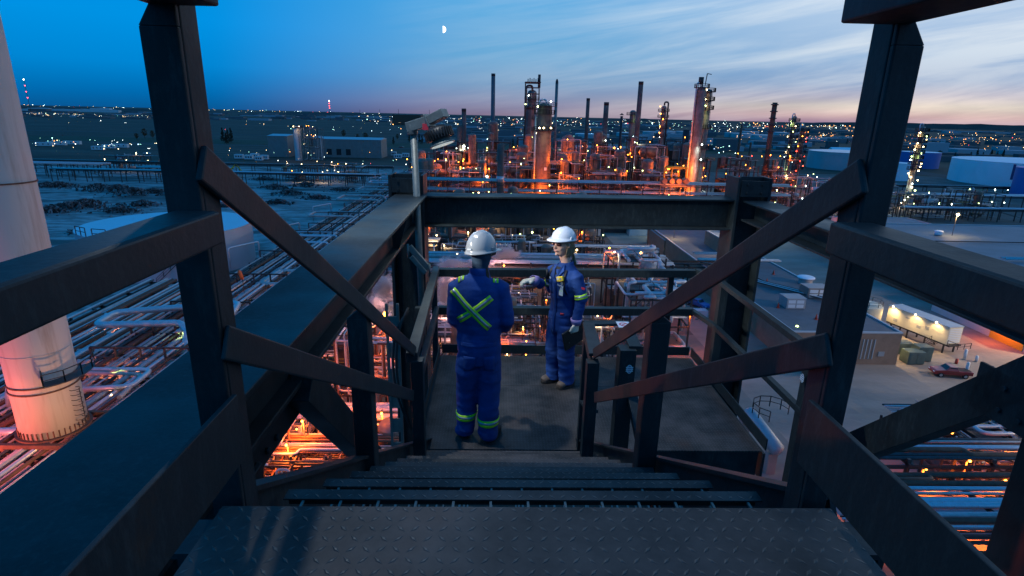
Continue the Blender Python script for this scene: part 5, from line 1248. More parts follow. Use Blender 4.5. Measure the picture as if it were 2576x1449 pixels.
# ---- dense process blocks
UN = []
def block(xs, ys, hs, seed, what, **k):
    r = random.Random(seed); i = 0; UN = []
    for (x0, x1) in xs:
        for (y0, y1) in ys:
            h = r.uniform(*hs); n = max(2, round(h/5)); lv = [GZ+h*(j+1)/n for j in range(n)]
            kk = dict(k); UN.append(process_unit(x0, x1, y0, y1, lv, seed*100+i, **kk)); i += 1
    if len(UN) > 1: ordinals(UN, what, 'process unit', 'process units of the refinery')
    else: tag(UN[0], what, 'process unit', 'process units of the refinery')
# behind the far beam: orange units under the skyline
block([(-38, -24), (-19, -6), (0, 13), (20, 33), (36, 50), (56, 70)], [(224, 238)], (15, 22), 31, 'orange-lit pipe structure right behind the far beam', lamps='oool', pw=3600, nv=7, npipe=16, nlamp=8, bay=4.7, decks=.8, vs=1.5, walls=.35, post=.4)
block([(-34, -18), (-16, 0), (2, 16), (26, 40), (44, 60), (62, 76), (84, 98)], [(262, 276)], (19, 27), 32, 'taller pipe structure at the feet of the stacks', lamps='oolc', pw=4200, nv=5, npipe=12, nlamp=8, bay=5.2, lr=.3, vs=1.8, walls=.4, post=.45, decks=.8)
block([(-34, -16), (-12, 6), (10, 24), (28, 44), (50, 64), (70, 84), (92, 108)], [(306, 320)], (18, 27), 33, 'rear pipe structure in front of the far plain', lamps='olcc', pw=2200, nv=4, npipe=8, nlamp=8, bay=6, lr=.3, vs=2, walls=.5, post=.5, decks=.8)
block([(108, 122), (126, 140)], [(268, 284)], (15, 24), 34, 'structure crowded with orange lamps', lamps='ooor', pw=6000, vs=1.5, post=.4, walls=.3, nv=3, npipe=12, nlamp=16, bay=4.6, lr=.3)
block([(148, 160), (126, 140)], [(250, 262), (226, 238)], (8, 15), 35, 'greenish-lit structure right of the big tower pair', lamps='lcw', pw=900, nv=3, npipe=12, nlamp=7, bay=4.6)
block([(100, 118)], [(222, 236)], (8, 12), 36, 'low structure with a row of lime lamps', lamps='lclc', pw=500, nv=2, npipe=10, nlamp=10, bay=4.6)
block([(-38, -28), (-26, -16), (-14, -4), (-2, 8), (10, 20), (22, 32), (34, 44), (46, 56), (58, 68)], [(196, 205)], (7, 12), 47, 'low unit in the row nearest beyond the far beam', lamps='oowl', pw=2200, nv=5, npipe=14, nlamp=4, bay=4.6, decks=.8, walls=.3, vs=1.3, post=.35)
block([(-38, -22), (-20, -4), (0, 16), (20, 34), (38, 54), (60, 76)], [(243, 256)], (13, 21), 48, 'middle unit packed with vessels below the stacks', lamps='ool', pw=3000, nv=6, npipe=12, nlamp=6, bay=5, decks=.8, lr=.3, walls=.4, vs=1.6, post=.4)
# below the beam, in front
block([(-18, -8), (-6, 4), (6, 16), (18, 28)], [(176, 188), (160, 170), (148, 157)], (7, 13), 37, 'dark pipe structure just under the far beam', lamps='wlow', pw=900, walls=.35, vs=1.3, post=.32, nv=6, npipe=20, nlamp=5, bay=4.2, pr=(.06, .2))
block([(-24, -14), (-12, -3), (-1, 8), (10, 19)], [(126, 136)], (5, 11), 38, 'pipe structure behind the far rail', lamps='low', pw=800, walls=.2, nv=6, npipe=22, nlamp=4, bay=3.6, pr=(.05, .18))
block([(-21, -13), (-11, -3), (-1, 7), (9, 17)], [(98, 107), (86, 94), (76, 83)], (4, 9), 39, 'warm-lit pipework low between the rails', lamps='oow', pw=560, nv=3, npipe=30, nlamp=4, bay=2.8, pr=(.04, .13), post=.18)
block([(22, 32)], [(88, 98), (104, 114)], (7, 12), 40, 'structure of fat silver pipes beside the yard', lamps='owo', pw=700, nv=4, npipe=14, nlamp=3, bay=4, pr=(.12, .42), pm=['cladding', 'cladding', 'cladding_dull'])
block([(-30, -21), (-18, -11)], [(74, 84), (60, 69)], (6, 13), 41, 'bright orange pipework left of the column', lamps='o', pw=700, nv=3, npipe=34, nlamp=4, bay=2.6, decks=.3, pr=(.04, .15), post=.2, pm=['cladding', 'cladding_dull', 'pipe_rust', 'cladding'])
block([(-27, -19), (-17, -9)], [(44, 54)], (4, 7), 42, 'orange pipe jungle below the left posts', lamps='oo', pw=420, nv=1, npipe=40, nlamp=3, bay=2.6, decks=.15, pr=(.04, .14), post=.2)
block([(48, 60), (62, 74)], [(52, 62)], (4, 8), 43, 'orange pipework in the lower right corner', lamps='oo', pw=800, nv=3, npipe=30, nlamp=4, bay=2.8, pr=(.05, .26), post=.2, pm=['cladding', 'cladding_dull', 'pipe_dark'])
block([(150, 166), (172, 188), (194, 210)], [(232, 246)], (6, 11), 44, 'lamp-dotted structure under the tall right post', lamps='lclw', pw=600, nv=3, npipe=10, nlamp=7, bay=5)
block([(-118, -96), (-92, -74)], [(318, 332)], (6, 11), 45, 'small lit unit beyond the rubble field', lamps='wow', pw=300, nv=2, npipe=8, nlamp=6, bay=5)
block([(-240, -214), (-208, -184)], [(360, 374)], (5, 9), 46, 'far lit unit behind the chimney', lamps='wwo', pw=300, nv=2, npipe=8, nlamp=7, bay=6)
# cylindrical reactor with orange ring platforms (seen between the posts, lower left)
w = at(872, 800, 78)
t = thing('reactor_vessel', 'orange-lit round vessel with ring platforms seen below the left handrail', 'vessel', (w.x, w.y, GZ)); m = MB(); m.cyl(w.x, w.y, GZ, w.z, 2.3, 28, cap=False); m.dome(w.x, w.y, w.z, 2.3, 1.2, 28, 4); m.build('shell', 'vessel_shell', t)
for k in range(4):
    z = w.z-1.0-k*2.4; m = MB(); m.ring(w.x, w.y, z, 3.3, 2.3, .12, 28); m.build('platform', 'grating', t); m = MB(); m.ring(w.x, w.y, z+1.1, 3.3, 3.2, .08, 28); m.ring(w.x, w.y, z+.6, 3.3, 3.22, .06, 28)
    for a in range(10): q = a*.628; m.bar((w.x+3.25*math.cos(q), w.y+3.25*math.sin(q), z), (w.x+3.25*math.cos(q), w.y+3.25*math.sin(q), z+1.1), .06, .06)
    m.build('handrail', 'safety_yellow', t)
tl = []
for (x, y, z, k, pw, s_) in ((970, 790, -20, 'o', 4200, .30), (805, 862, -20, 'o', 3200, .26), (1015, 700, -24, 'w', 400, .14), (905, 742, -22, 'w', 500, .2), (760, 1060, -27, 'o', 1600, .12), (860, 1010, -27, 'o', 1600, .12), (960, 1040, -28, 'o', 1800, .12), (720, 1120, -28, 'o', 1500, .12), (1150, 640, -26, 'w', 600, .2), (1250, 825, -27, 'o', 900, .12), (1660, 690, -25, 'o', 900, .22), (1700, 560, -25, 'w', 500, .2), (2440, 1160, -28, 'o', 3000, .12), (2530, 1210, -28, 'o', 3000, .12), (2330, 1180, -28, 'o', 1800, .1), (2005, 822, -29.6, 'l', 700, .22), (2248, 828, -29.6, 'w', 1200, .2), (2100, 450, -20, 'c', 500, .3), (2410, 540, -22, 'w', 900, .4), (2250, 590, -24, 'c', 600, .2), (1140, 470, -26, 'o', 1600, .45), (1101, 455, -24, 'o', 1800, .4), (1410, 380, -18, 'o', 1800, .6), (1545, 372, -18, 'o', 1800, .6), (1600, 380, -18, 'o', 1500, .5), (1190, 347, -14, 'o', 900, .6), (1225, 444, -22, 'c', 600, .4), (1280, 445, -24, 'c', 400, .3)):
    p = at(x, y, z=z); q = thing('lamp_post', None, None, (p.x, p.y, GZ)); m = MB(); m.bar((p.x, p.y+.3, GZ), (p.x, p.y+.3, z+.3), .12, .12); m.bar((p.x, p.y+.3, z+.3), (p.x, p.y, z+.3), .1, .1); m.build('pole', 'frame_grey', q)
    lamp(q, p, k, s_, pw, .3); tl.append(q)
ordinals(tl, 'glowing lamp on a thin post among the pipework', 'lamp post', 'lamp posts of the refinery')

# ---- crossing pipe racks
def rack(label, *a, **k):
    lo = a; t = thing('pipe_rack', label, 'pipe rack', ((a[1]+a[2])/2 if a[0] == 'x' else (a[3]+a[4])/2, (a[3]+a[4])/2 if a[0] == 'x' else (a[1]+a[2])/2, GZ), 'pipe racks of the refinery'); pipe_rack(t, *a, **k); return t

rack('rack of many parallel pipes crossing just above the far landing rail', 'x', -34, 36, 112, 121, -28.5, 14, 51, tiers=(0, 2.2), pr=(.12, .30))
rack('nearer pipe rack crossing low behind the woman and the far rail', 'x', -12, 40, 140, 144, -29, 7, 52, pr=(.1, .25))
rack('pipe rack lit orange far below between the left posts', 'x', -36, -4, 55, 60, -30, 9, 53, pr=(.12, .34), bent=4)
rack('low pipe rack with purple-lit pipes at the foot of the left posts', 'x', -34, 0, 40, 45, -30, 9, 54, pr=(.1, .3), bent=4)
rack('bundle of thin pipes just beyond the low purple-lit rack', 'x', -36, -6, 47.5, 52, -31.5, 14, 69, pr=(.05, .16), bent=3.4, tiers=(0, 2.4), post=.2)
rack('pipe rack crossing the bright orange corner at lower right', 'x', 30, 70, 44.5, 48.5, -27, 7, 55, pr=(.1, .3), bent=8)
rack('wide low pipe rack of silvery pipes in the lower right corner', 'x', 30, 70, 36.5, 43.5, -29.5, 12, 56, pr=(.1, .32), bent=6, tiers=(0, 1.6))
rack('pipe rack running away through the yard right of the woman', 'x', 33, 54, 124, 127, -29, 5, 57, pr=(.1, .22), bent=5)
rack('dark trestle pipe rack beyond the rubble field, nearer one', 'x', -230, -62, 302, 306, -29, 6, 58, pr=(.15, .35), bent=9)
rack('dark trestle pipe rack beyond the rubble field, farther one', 'x', -270, -62, 340, 344, -28, 6, 59, pr=(.15, .35), bent=9)
rack('short trestle rack in the middle of the left plain', 'x', -196, -150, 318, 326, -29, 6, 60, pr=(.2, .4), bent=7)
rack('trestle rack ending behind the chimney at far left', 'x', -330, -215, 318, 326, -28, 6, 61, pr=(.2, .5), bent=7)
rack('double pipe rack in front of the skyline, right behind the far beam', 'x', -34, 108, 208, 214, -24, 8, 62, tiers=(0, 3.5), pr=(.15, .36), bent=8)
rack('pipe rack stretching right toward the white tank', 'x', 150, 330, 262, 266, -29, 6, 63, pr=(.2, .45), bent=10)
rack('pipe rack sweeping past the white tank, nearer one', 'x', 165, 340, 226, 229, -30, 5, 64, pr=(.2, .45), bent=10)
rack('low pipeline bundle leading across the dark grass to the white tank', 'x', 190, 420, 330, 333, -32, 4, 65, pr=(.2, .5), bent=12, truss=False)
rack('wide rack of tightly packed pipes left of the tall near post', 'y', 40, 101, -63, -50.8, -29.3, 16, 67, tiers=(0, 1.5), pr=(.12, .34), bent=7)
# large bent pipes right of the woman
t = thing('duct_pipes', 'fat silver bent pipes right of the woman, above a round vessel', 'pipework', (26, 100, GZ))
for pts, R in (([(24, 99, GZ), (24, 99, -24.4), (31, 99, -24.4), (31, 104, -24.4)], .55), ([(33.5, 101, -25), (27.5, 99, -25), (27.5, 97, -27.2), (33, 96, -27.2)], .6), ([(26, 97.5, -33), (26, 97.5, -28), (29.5, 98.5, -26), (35, 100, -26), (35, 100, -29)], .45), ([(19, 92, -32), (25, 92, -32), (25, 92, -30), (31, 92, -30)], .3)): pipe(t, pts, R, 'cladding', br=R*2.2, n=14)
# heater drums lit orange (manifold)
w = at(1700, 455, 208); t = thing('air_cooler_manifold', 'row of four round orange-lit drums under curved pipes, left of the big tower', 'pipework', (w.x, w.y, GZ))
for k in range(4):
    x = w.x-4.5+k*2.7; m = MB(); m.tube([(x, w.y-1.6, w.z), (x, w.y+2, w.z)], .95, 16); m.build('drum', 'vessel_shell', t); pipe(t, [(x, w.y, w.z+.8), (x, w.y, w.z+4.6), (w.x+3.9, w.y, w.z+4.6)] if k < 3 else [(x, w.y, w.z+.8), (x, w.y, w.z+5.0), (w.x-4.5, w.y, w.z+5.0)], .3, 'safety_yellow', br=1.0)
m = MB(); m.box(w.x-6, w.x+6, w.y-1.6, w.y+3, w.z-2.0, w.z-1.5)
for k in range(4): m.box(w.x-5.8+k*3.7, w.x-5.5+k*3.7, w.y-1, w.y-.7, GZ, w.z-2.0)
m.build('table', 'frame_grey', t); point((w.x, w.y-5, w.z-1), ORANGE, 3200, .3, parent=t); point((w.x+1, w.y-4, w.z-5), ORANGE, 2500, .3, parent=t)

# ---- buildings
def building(name, label, x0, x1, y0, y1, z1, wall, roof='roof_gravel', group=None, par=.25, gable=0):
    t = thing(name, label, 'building', ((x0+x1)/2, (y0+y1)/2, GZ), group); m = MB(); m.box(x0, x1, y0, y1, GZ, z1); m.build('wall', wall, t)
    if gable:
        m = MB(); ym = (y0+y1)/2; m.add([(x0-.4, y0-.4, z1), (x1+.4, y0-.4, z1), (x1+.4, y1+.4, z1), (x0-.4, y1+.4, z1), (x0-.4, ym, z1+gable), (x1+.4, ym, z1+gable)], [(0, 1, 5, 4), (2, 3, 4, 5), (1, 2, 5), (3, 0, 4), (3, 2, 1, 0)]); m.build('roof', roof, t)
    else:
        m = MB(); m.box(x0+.3, x1-.3, y0+.3, y1-.3, z1+.003, z1+.05); m.build('roof', roof, t)
        m = MB()
        for q in ((x0-.05, x1+.05, y0-.05, y0+.28), (x0-.05, x1+.05, y1-.28, y1+.05), (x0-.05, x0+.28, y0+.281, y1-.281), (x1-.28, x1+.05, y0+.281, y1-.281)): m.box(*q, z1+.004, z1+par)
        m.build('roof_edge', 'roof_edge', t)
    return t
def opening(t, x0, x1, y, z0, z1, mt='dark_opening', nm='door', ax='y'):
    m = MB()
    if ax == 'y': m.box(x0, x1, y-.08, y+.02, z0, z1)
    else: m.box(y-.08, y+.02, x0, x1, z0, z1)
    return m.build(nm, mt, t)
t = building('brick_building', 'low brick building with flat gravel roof in the right middle, wall lamp at its corner', 47.3, 65.2, 83.8, 176, -29.6, 'brick')
for i in range(7): opening(t, 57.2+i*.62, 57.35+i*.62, 83.8, GZ+1, -30.6, 'roof_edge', 'conduit')
opening(t, 61.9, 62.9, 83.8, GZ+1.5, GZ+2.3, 'hvac', 'meter_box')
roofkit = []
def hv(x, y, sx, sy, h, label, mt='hvac', nm='roof_unit'):
    t = thing(nm, label, 'roof unit', (x, y, -29.55), 'units on the brick building roof'); m = MB(); m.box(x-sx, x+sx, y-sy, y+sy, -29.5, -29.5+h); m.build('casing', mt, t, .04); m = MB()
    for i in range(6): m.box(x-sx-.1, x+sx+.1, y-sy+i*sy*2/6, y-sy+i*sy*2/6+.22, -29.5+h, -29.42+h)
    m.build('lid', 'roof_edge', t); m = MB()
    for i in range(2):
        for j in range(2): m.box(x-sx*.85+i*sx*.9, x-sx*.1+i*sx*.9, y-sy-.03, y-sy, -29.3+j*h*.42, -29.3+h*.32+j*h*.42)
    m.build('louvre', 'sticker_white', t)
hv(53.6, 97, 1.7, 1.6, 1.9, 'grey ribbed cabin with four pale louvres on the brick roof'); hv(61.2, 103.5, 2.1, 1.7, 2.0, 'larger bluish cabin on the brick roof near the tall post', 'metal_wall')
tl = []
for x, y, r, h in ((50.2, 108.5, 1.5, 1.3), (64, 112, 1.7, 1.2), (68-8, 135, .8, .5), (57, 138, .7, .5)):
    q = thing('roof_vent', None, None, (x, y, -29.5)); m = MB(); m.cyl(x, y, -29.5, -29.5+h, r*.8, 20, cap=False); m.build('curb', 'hvac', q); m = MB(); m.cyl(x, y, -29.5+h, -29.3+h, r, 20); m.dome(x, y, -29.3+h, r, .25, 20, 3); m.build('hood', 'tank_white', q); tl.append(q)
ordinals(tl, 'round white vent hood on the brick building roof', 'vent', 'vents on the brick roof')
tl = []
for x, y in ((54.4, 90), (50.7, 96), (62.2, 92), (60.6, 119), (47.9+8, 112)):
    q = thing('traffic_cone', None, None, (x, y, -29.5)); m = MB(); m.tube([(x, y, -29.46), (x, y, -28.5)], .2, 12, rr=[.22, .05]); m.build('cone', 'cone_red', q); m = MB(); m.box(x-.28, x+.28, y-.28, y+.28, -29.52, -29.46); m.build('foot', 'cone_red', q); tl.append(q)
ordinals(tl, 'small red traffic cone on the brick building roof', 'traffic cone', 'traffic cones on the roof')
t = thing('cable_trays', 'bundle of pipes and ladder trays snaking over the brick roof', 'cable tray', (56, 115, -29.5), None)
for k in range(5): pipe(t, [(46+k*.6, 124-k*.3, -28.3), (50+k*.6, 121-k*.4, -28.3), (51.5+k*.9, 113-k*.4, -29.0), (63+k*.9, 97-k*.2, -29.0)], .13, 'cladding' if k % 2 else 'pipe_dark', br=.9)
for k in range(3): pipe(t, [(46, 125+k*.6, -28.0), (65, 125+k*.6, -28.0)], .16, 'cladding')
for k in range(2): pipe(t, [(47, 131+k*1.5, -28.0), (53+k, 131+k*1.5, -28.0), (54+k, 126, -28.0), (47, 125.6, -28.0)], .14, 'cladding', br=.8)
m = MB()
for i in range(14): m.bar((50.3+i*.05, 122-i*.65, -28.1-.05*i), (51.2+i*.05, 122-i*.65, -28.1-.05*i), .08, .08)
m.build('ladder_rungs', 'cladding', t)
t = building('brick_shed', 'small brick block with dark flat roof behind the brace, beside the yard', 47, 58.5, 156, 172, -30.2, 'brick', 'roof_blue')
opening(t, 48, 49.4, 156, GZ, GZ+2.4)
t = building('brick_penthouse', 'square brick block standing on the far end of the brick roof', 56, 64.8, 139, 150, -26, 'brick', 'roof_blue')
t = building('white_workshop', 'long white workshop wall behind the woman, under the far beam', 44, 92, 186, 214, -28.5, 'white_wall', 'roof_blue')
lamp(t, (60, 183, -25.5), 'c', .2, 2500); lamp(t, (80, 183, -25.5), 'c', .2, 2500); opening(t, 50, 52.6, 186, GZ, GZ+3.2); opening(t, 66, 70, 186, GZ, GZ+4)  # both cool lamps are added to brighten the white wall
t = building('dark_workshop', 'dark workshop wall with white fan housings left of the white workshop', 22, 43.6, 190, 212, -28.8, 'frame_steel', 'roof_blue')
opening(t, 28, 30, 190, GZ+2.4, GZ+4.6, 'white_wall', 'fan_housing'); opening(t, 38, 40, 190, GZ+2.4, GZ+4.6, 'white_wall', 'fan_housing')
t = building('warehouse', 'wide low warehouse with pale blue roof at the right', 96, 190, 118, 178, -28.2, 'white_wall', 'roof_blue', par=.3)
for i, c_ in enumerate(('tank_blue', 'roof_edge', 'white_wall', 'dark_opening', 'cone_red', 'white_wall', 'white_wall')):
    m = MB(); m.box(95.86, 95.98, 120+i*7, 125+i*7, GZ, GZ+4.4); m.build('door', c_, t)
m = MB(); m.bar((112, 118, -27.8), (112, 178, -27.8), .3, .2); m.bar((96, 150, -27.8), (190, 150, -27.8), .3, .2); m.build('roof_seam', 'dark_opening', t)
for k in range(3): pipe(t, [(120, 128+k*.8, -27.4), (134, 128+k*.8, -27.4), (140, 133+k*.8, -27.4), (175, 133+k*.8, -27.4)], .16, 'cladding', br=1)
m = MB(); m.cyl(128, 160, -28, -27, 1.0, 16); m.dome(128, 160, -27, 1.2, .4, 16, 3); m.build('roof_vent', 'tank_white', t)
t = building('long_store', 'white store with an orange-lit doorway beyond the trailer', 92, 135, 88, 112, -30, 'white_wall', 'roof_blue')
m = MB(); m.box(91.86, 91.98, 90, 97, GZ, GZ+3.2); m.build('doorway', 'lamp_orange' if False else 'safety_yellow', t); point((89.0, 93.5, GZ+3.5), ORANGE, 1300, .3, parent=t)
t = building('flat_shed', 'pale flat-roofed shed beyond the wide warehouse', 122, 150, 186, 204, -30.4, 'white_wall', 'roof_blue')
t = building('metal_shed', 'big grey metal shed far left behind the white cylindrical stack', -192, -176, 492, 520, GZ+17, 'metal_wall', 'roof_edge', gable=1.2)
t = building('metal_shed', 'long grey metal shed right of the white cylindrical stack', -160, -100, 500, 526, GZ+15, 'metal_wall', 'roof_edge', gable=1.5)
for i in range(3): opening(t, -146+i*8, -142+i*8, 500, GZ+2, GZ+7, 'dark_opening', 'louvre')
# site cabins at far left
tl = []
for x, y, w_ in ((650, 405, 8), (664, 402, 8), (640, 398, 9), (625, 402, 9), (600, 400, 9), (300, 372, 16), (272, 374, 12), (245, 378, 12), (140, 366, 18), (110, 368, 16), (180, 364, 16), (1000, 399, 9), (1020, 396, 8), (1052, 398, 7), (990, 392, 6)):
    p = at(x, y, z=GZ); q = thing('site_cabin', None, None, (p.x, p.y, GZ)); s_ = w_*(p-CAM).length/F_PX; m = MB(); m.box(p.x-s_, p.x+s_, p.y, p.y+3.4, GZ+.4, GZ+3.6); m.build('cabin', 'white_wall', q)
    for i in range(3): m = MB(); m.box(p.x-s_*.7+i*s_*.6, p.x-s_*.7+i*s_*.6+1, p.y-.06, p.y-.01, GZ+1.5, GZ+2.6); m.build('window', 'glass_dark', q)
    tl.append(q)
ordinals(tl, 'long white site cabin on the left plain', 'cabin', 'site cabins on the plain')
# refinery trailer
t = thing('trailer', 'cream generator trailer on a stand, lit yellow, beside the brick building', 'trailer', (78, 96, GZ))
ang = math.atan2(-9.5, 2.2); c_ = Vector((76.8, 94.6, 0)); u = Vector((.22, -.975, 0)).normalized(); v = Vector((u.y*-1, u.x, 0))
T3 = lambda a, b, z: c_+u*a+v*b+Vector((0, 0, GZ+z))
mat('cream_paint', (.62, .58, .44), .5, var=.08, vscale=.5)
m = MB(); m.bar(T3(-6, 0, 3.3), T3(6, 0, 3.3), 3.0, 3.0); m.build('body', 'cream_paint', t); m = MB(); m.bar(T3(-6.1, 0, 4.88), T3(6.1, 0, 4.88), 3.15, .12); m.build('roof', 'roof_edge', t)
m = MB()
for i in range(8): m.bar(T3(6.02, -1.3, 2.1+i*.33), T3(6.02, 1.3, 2.1+i*.33), .06, .2)
m.build('louvre', 'sticker_white', t); m = MB()
for a, b in ((-4.5, 2.6), (-2.2, 3.8), (.2, 3.0), (1.8, 3.4)): m.bar(T3(a, -1.51, b), T3(a+.8, -1.51, b), .04, .5 if b < 3.5 else .25)
m.build('vent', 'hvac', t); m = MB(); m.bar(T3(-6, 0, 1.6), T3(6.5, 0, 1.6), 2.6, .25)
for a in (-5, -1.5, 2, 5.5):
    for b in (-1.2, 1.2): m.bar(T3(a, b, 0), T3(a, b, 1.5), .2, .2)
m.build('stand', 'frame_steel', t); m = MB()
for i in range(7): m.bar(T3(3.6-i*.0, -1.8-i*.3, 1.5-i*.22), T3(4.8, -1.8-i*.3, 1.5-i*.22), .28, .06)
rail_mb(m, [T3(3.6, -1.8, 1.5), T3(3.6, -3.7, .1)], 1, .06); rail_mb(m, [T3(6.2, -1.4, 1.6), T3(8, -1.4, 1.6), T3(8, 1.4, 1.6)], 1, .07, 1); m.build('steps', 'frame_steel', t)
for a in (-4.6, 0, 4): q = T3(a, -2.1, 5.1); lamp(t, q, 'w', .16, 420 if a < 4 else 350, .15)
tl = []
for x, y, pw, hh in ((108, 76, 120000, 24), (84, 40, 40000, 20), (62, 140, 12000, 16)):
    q = thing('added_flood_mast', None, None, (x, y, GZ)); m = MB(); m.tube([(x, y, GZ), (x, y, GZ+hh)], .15, 8); m.box(x-.6, x+.6, y-.2, y+.2, GZ+hh, GZ+hh+.3); m.build('mast', 'frame_grey', q); point((x, y, GZ+hh-.3), (1, .74, .50), pw, .3, parent=q, spot=104, aim=(x-28, y+8, GZ)); tl.append(q)  # masts added to throw warm light over the yard
ordinals(tl, 'tall floodlight mast added to brighten the yard', 'lamp post', 'floodlight masts added for the yard')
mat('cabinet_green', (.09, .13, .11), .6, var=.2, vscale=1)
# electrical cabinets beside it
tl = []
for i, (x, y, s_, h) in enumerate(((68.5, 84.8, 1.4, 2.2), (70.8, 86, 1.2, 2.6), (69.5, 89, 1.5, 2), (49, 72+8, .9, 1.6))):
    q = thing('electrical_cabinet', None, None, (x, y, GZ)); m = MB(); m.box(x-s_, x+s_, y-1, y+1, GZ+.1, GZ+h); m.build('housing', 'cabinet_green', q, .05); m = MB(); m.box(x-s_*.8, x-.05, y-1.05, y-1.0, GZ+.3, GZ+h-.2); m.box(x+.05, x+s_*.8, y-1.05, y-1.0, GZ+.3, GZ+h-.2); m.build('door', 'cabinet_green', q); tl.append(q)
ordinals(tl, 'dull green electrical cabinet standing beside the brick building', 'cabinet', 'electrical cabinets')
# process tank near trailer
t = thing('process_tank', 'cream round tank with railing between brick building and trailer', 'storage tank', (70.5, 101, GZ)); m = MB(); m.cyl(70.5, 101, GZ, GZ+4.6, 2.6, 24, cap=False); m.dome(70.5, 101, GZ+4.6, 2.6, .6, 24, 3); m.build('shell', 'cream_paint', t); m = MB(); rail_mb(m, [(70.5+2.4*math.cos(a), 101+2.4*math.sin(a), GZ+4.7) for a in (i*.7 for i in range(10))], 1, .07); m.build('handrail', 'frame_grey', t)
# bollards and post
tl = []
for x, y, z_, k in ((2425, 905, 1.8, 'w'), (2455, 910, 1.0, 'w'), (2428, 945, 2.2, 'w'), (2405, 915, .8, 'r')):
    p = at(x, y, z=GZ); q = thing('bollard', None, None, (p.x, p.y, GZ)); m = MB(); m.cyl(p.x, p.y, GZ, GZ+z_, .22, 12); m.dome(p.x, p.y, GZ+z_, .22, .1, 12, 3); m.build('pipe', 'white_wall' if k == 'w' else 'cone_red', q); tl.append(q)
ordinals(tl, 'short bollard standing on the sand behind the red pickup', 'bollard', 'bollards in the yard')
# pickup
def pickup(c, hd, paint, label, nm='pickup_truck', cat='pickup', group=None):
    t = thing(nm, label, cat, (c[0], c[1], GZ), group); u = Vector((math.cos(hd), math.sin(hd), 0)); v = Vector((-u.y, u.x, 0)); T = lambda a, b, z: Vector((c[0], c[1], GZ))+u*a+v*b+Vector((0, 0, z))
    prof = [(-2.75, .55), (-2.75, 1.12), (-.75, 1.14), (-.72, 1.16), (-.45, 1.70), (.55, 1.74), (1.15, 1.22), (2.45, 1.08), (2.72, .85), (2.72, .5)]
    m = MB(); n = len(prof); vs = []
    for s_ in (-1, 1):
        for a, z in prof: vs.append(T(a, s_*(.93 if z < 1.3 else .76), z))
    m.add(vs, [tuple(range(n-1, -1, -1)), tuple(range(n, 2*n))]+[(i, (i+1) % n, n+(i+1) % n, n+i) for i in range(n)]); b = m.build('body', paint, t, .05)
    m = MB(); m.add([T(-2.62, -.74, 1.17), T(-.85, -.74, 1.17), T(-.85, .74, 1.17), T(-2.62, .74, 1.17)], [(0, 1, 2, 3)]); m.build('cargo_bed', 'dark_opening', t)
    m = MB(); m.add([T(1.12, -.74, 1.27), T(1.12, .74, 1.27), T(.60, .68, 1.73), T(.60, -.68, 1.73)], [(0, 1, 2, 3)]); m.build('windscreen', 'glass_dark', t)
    for s_ in (-1, 1):
        m = MB(); m.add([T(.95, s_*.88, 1.25), T(-.5, s_*.90, 1.22), T(-.42, s_*.80, 1.66), T(.5, s_*.80, 1.68)], [(0, 1, 2, 3)]); m.build('side_window', 'glass_dark', t)
        m = MB(); m.bar(T(2.74, s_*.65-.15, .85), T(2.74, s_*.65+.15, .85), .05, .14); m.build('headlight', 'tank_white', t)
        for a in (-1.75, 1.75):
            m = MB(); m.tube([T(a, s_*.72, .38), T(a, s_*.97, .38)], .39, 18); w_ = m.build('wheel', 'tyre', t); m = MB(); m.tube([T(a, s_*.972, .38), T(a, s_*.985, .38)], .23, 12); m.build('rim', 'wheel_rim', w_)
    return t
p = at(2388, 945, z=GZ); pickup((p.x, p.y), R_(170), 'truck_red', 'red pickup truck parked on the sand in front of the trailer')
p = at(1755, 760, z=GZ+1); pickup((p.x, p.y), R_(-60), 'tank_blue', 'dark blue pickup seen through the far rail beside the right corner')
tl = []
for x, y, h_, pc in ((370, 388, 0, 'white_wall'), (412, 390, .1, 'white_wall'), (520, 352, 0, 'white_wall'), (300, 398, .2, 'truck_red'), (460, 402, .1, 'tank_blue'), (2100, 355, 0, 'white_wall'), (1010, 372, 0, 'truck_red')):
    p = at(x, y, z=GZ); tl.append(pickup((p.x, p.y), h_, pc, None, 'parked_truck', 'truck'))
ordinals(tl, 'tiny parked truck far out on the plain', 'truck', 'trucks on the plain')
# yard clutter
p = at(1555, 655, z=GZ); t = thing('portable_toilet', 'small green portable toilet standing alone in the yard', 'portable toilet', (p.x, p.y, GZ)); m = MB(); m.box(p.x-.7, p.x+.7, p.y-.6, p.y+.6, GZ, GZ+2.1); m.build('cabin', 'toilet_green', t, .05); m = MB(); m.dome(p.x, p.y, GZ+2.1, .75, .35, 8, 3); m.build('roof', 'tank_white', t)
tl = []
for x, y, s_ in ((1655, 625, 1.0), (1660, 637, 1.0), (1680, 632, 1.6), (1480, 590, 1.8), (1495, 592, 1.8), (1760, 800, 1.2), (1612, 850, .7), (1626, 850, .7), (1640, 850, .7), (1612, 866, .7), (1626, 866, .7), (1640, 866, .7)):
    p = at(x, y, z=GZ); q = thing('crate', None, None, (p.x, p.y, GZ)); m = MB(); m.box(p.x-s_, p.x+s_, p.y-s_*.7, p.y+s_*.7, GZ+.12, GZ+s_*1.5); m.build('box', 'white_wall', q, .05); m = MB(); m.box(p.x-s_, p.x+s_, p.y-s_*.72, p.y-s_*.5, GZ+.0, GZ+.11); m.box(p.x-s_, p.x+s_, p.y+s_*.5, p.y+s_*.72, GZ+.0, GZ+.11); m.build('pallet', 'brick', q); tl.append(q)
ordinals(tl, 'white boxy container standing on the yard ground', 'container', 'white boxes in the yard')
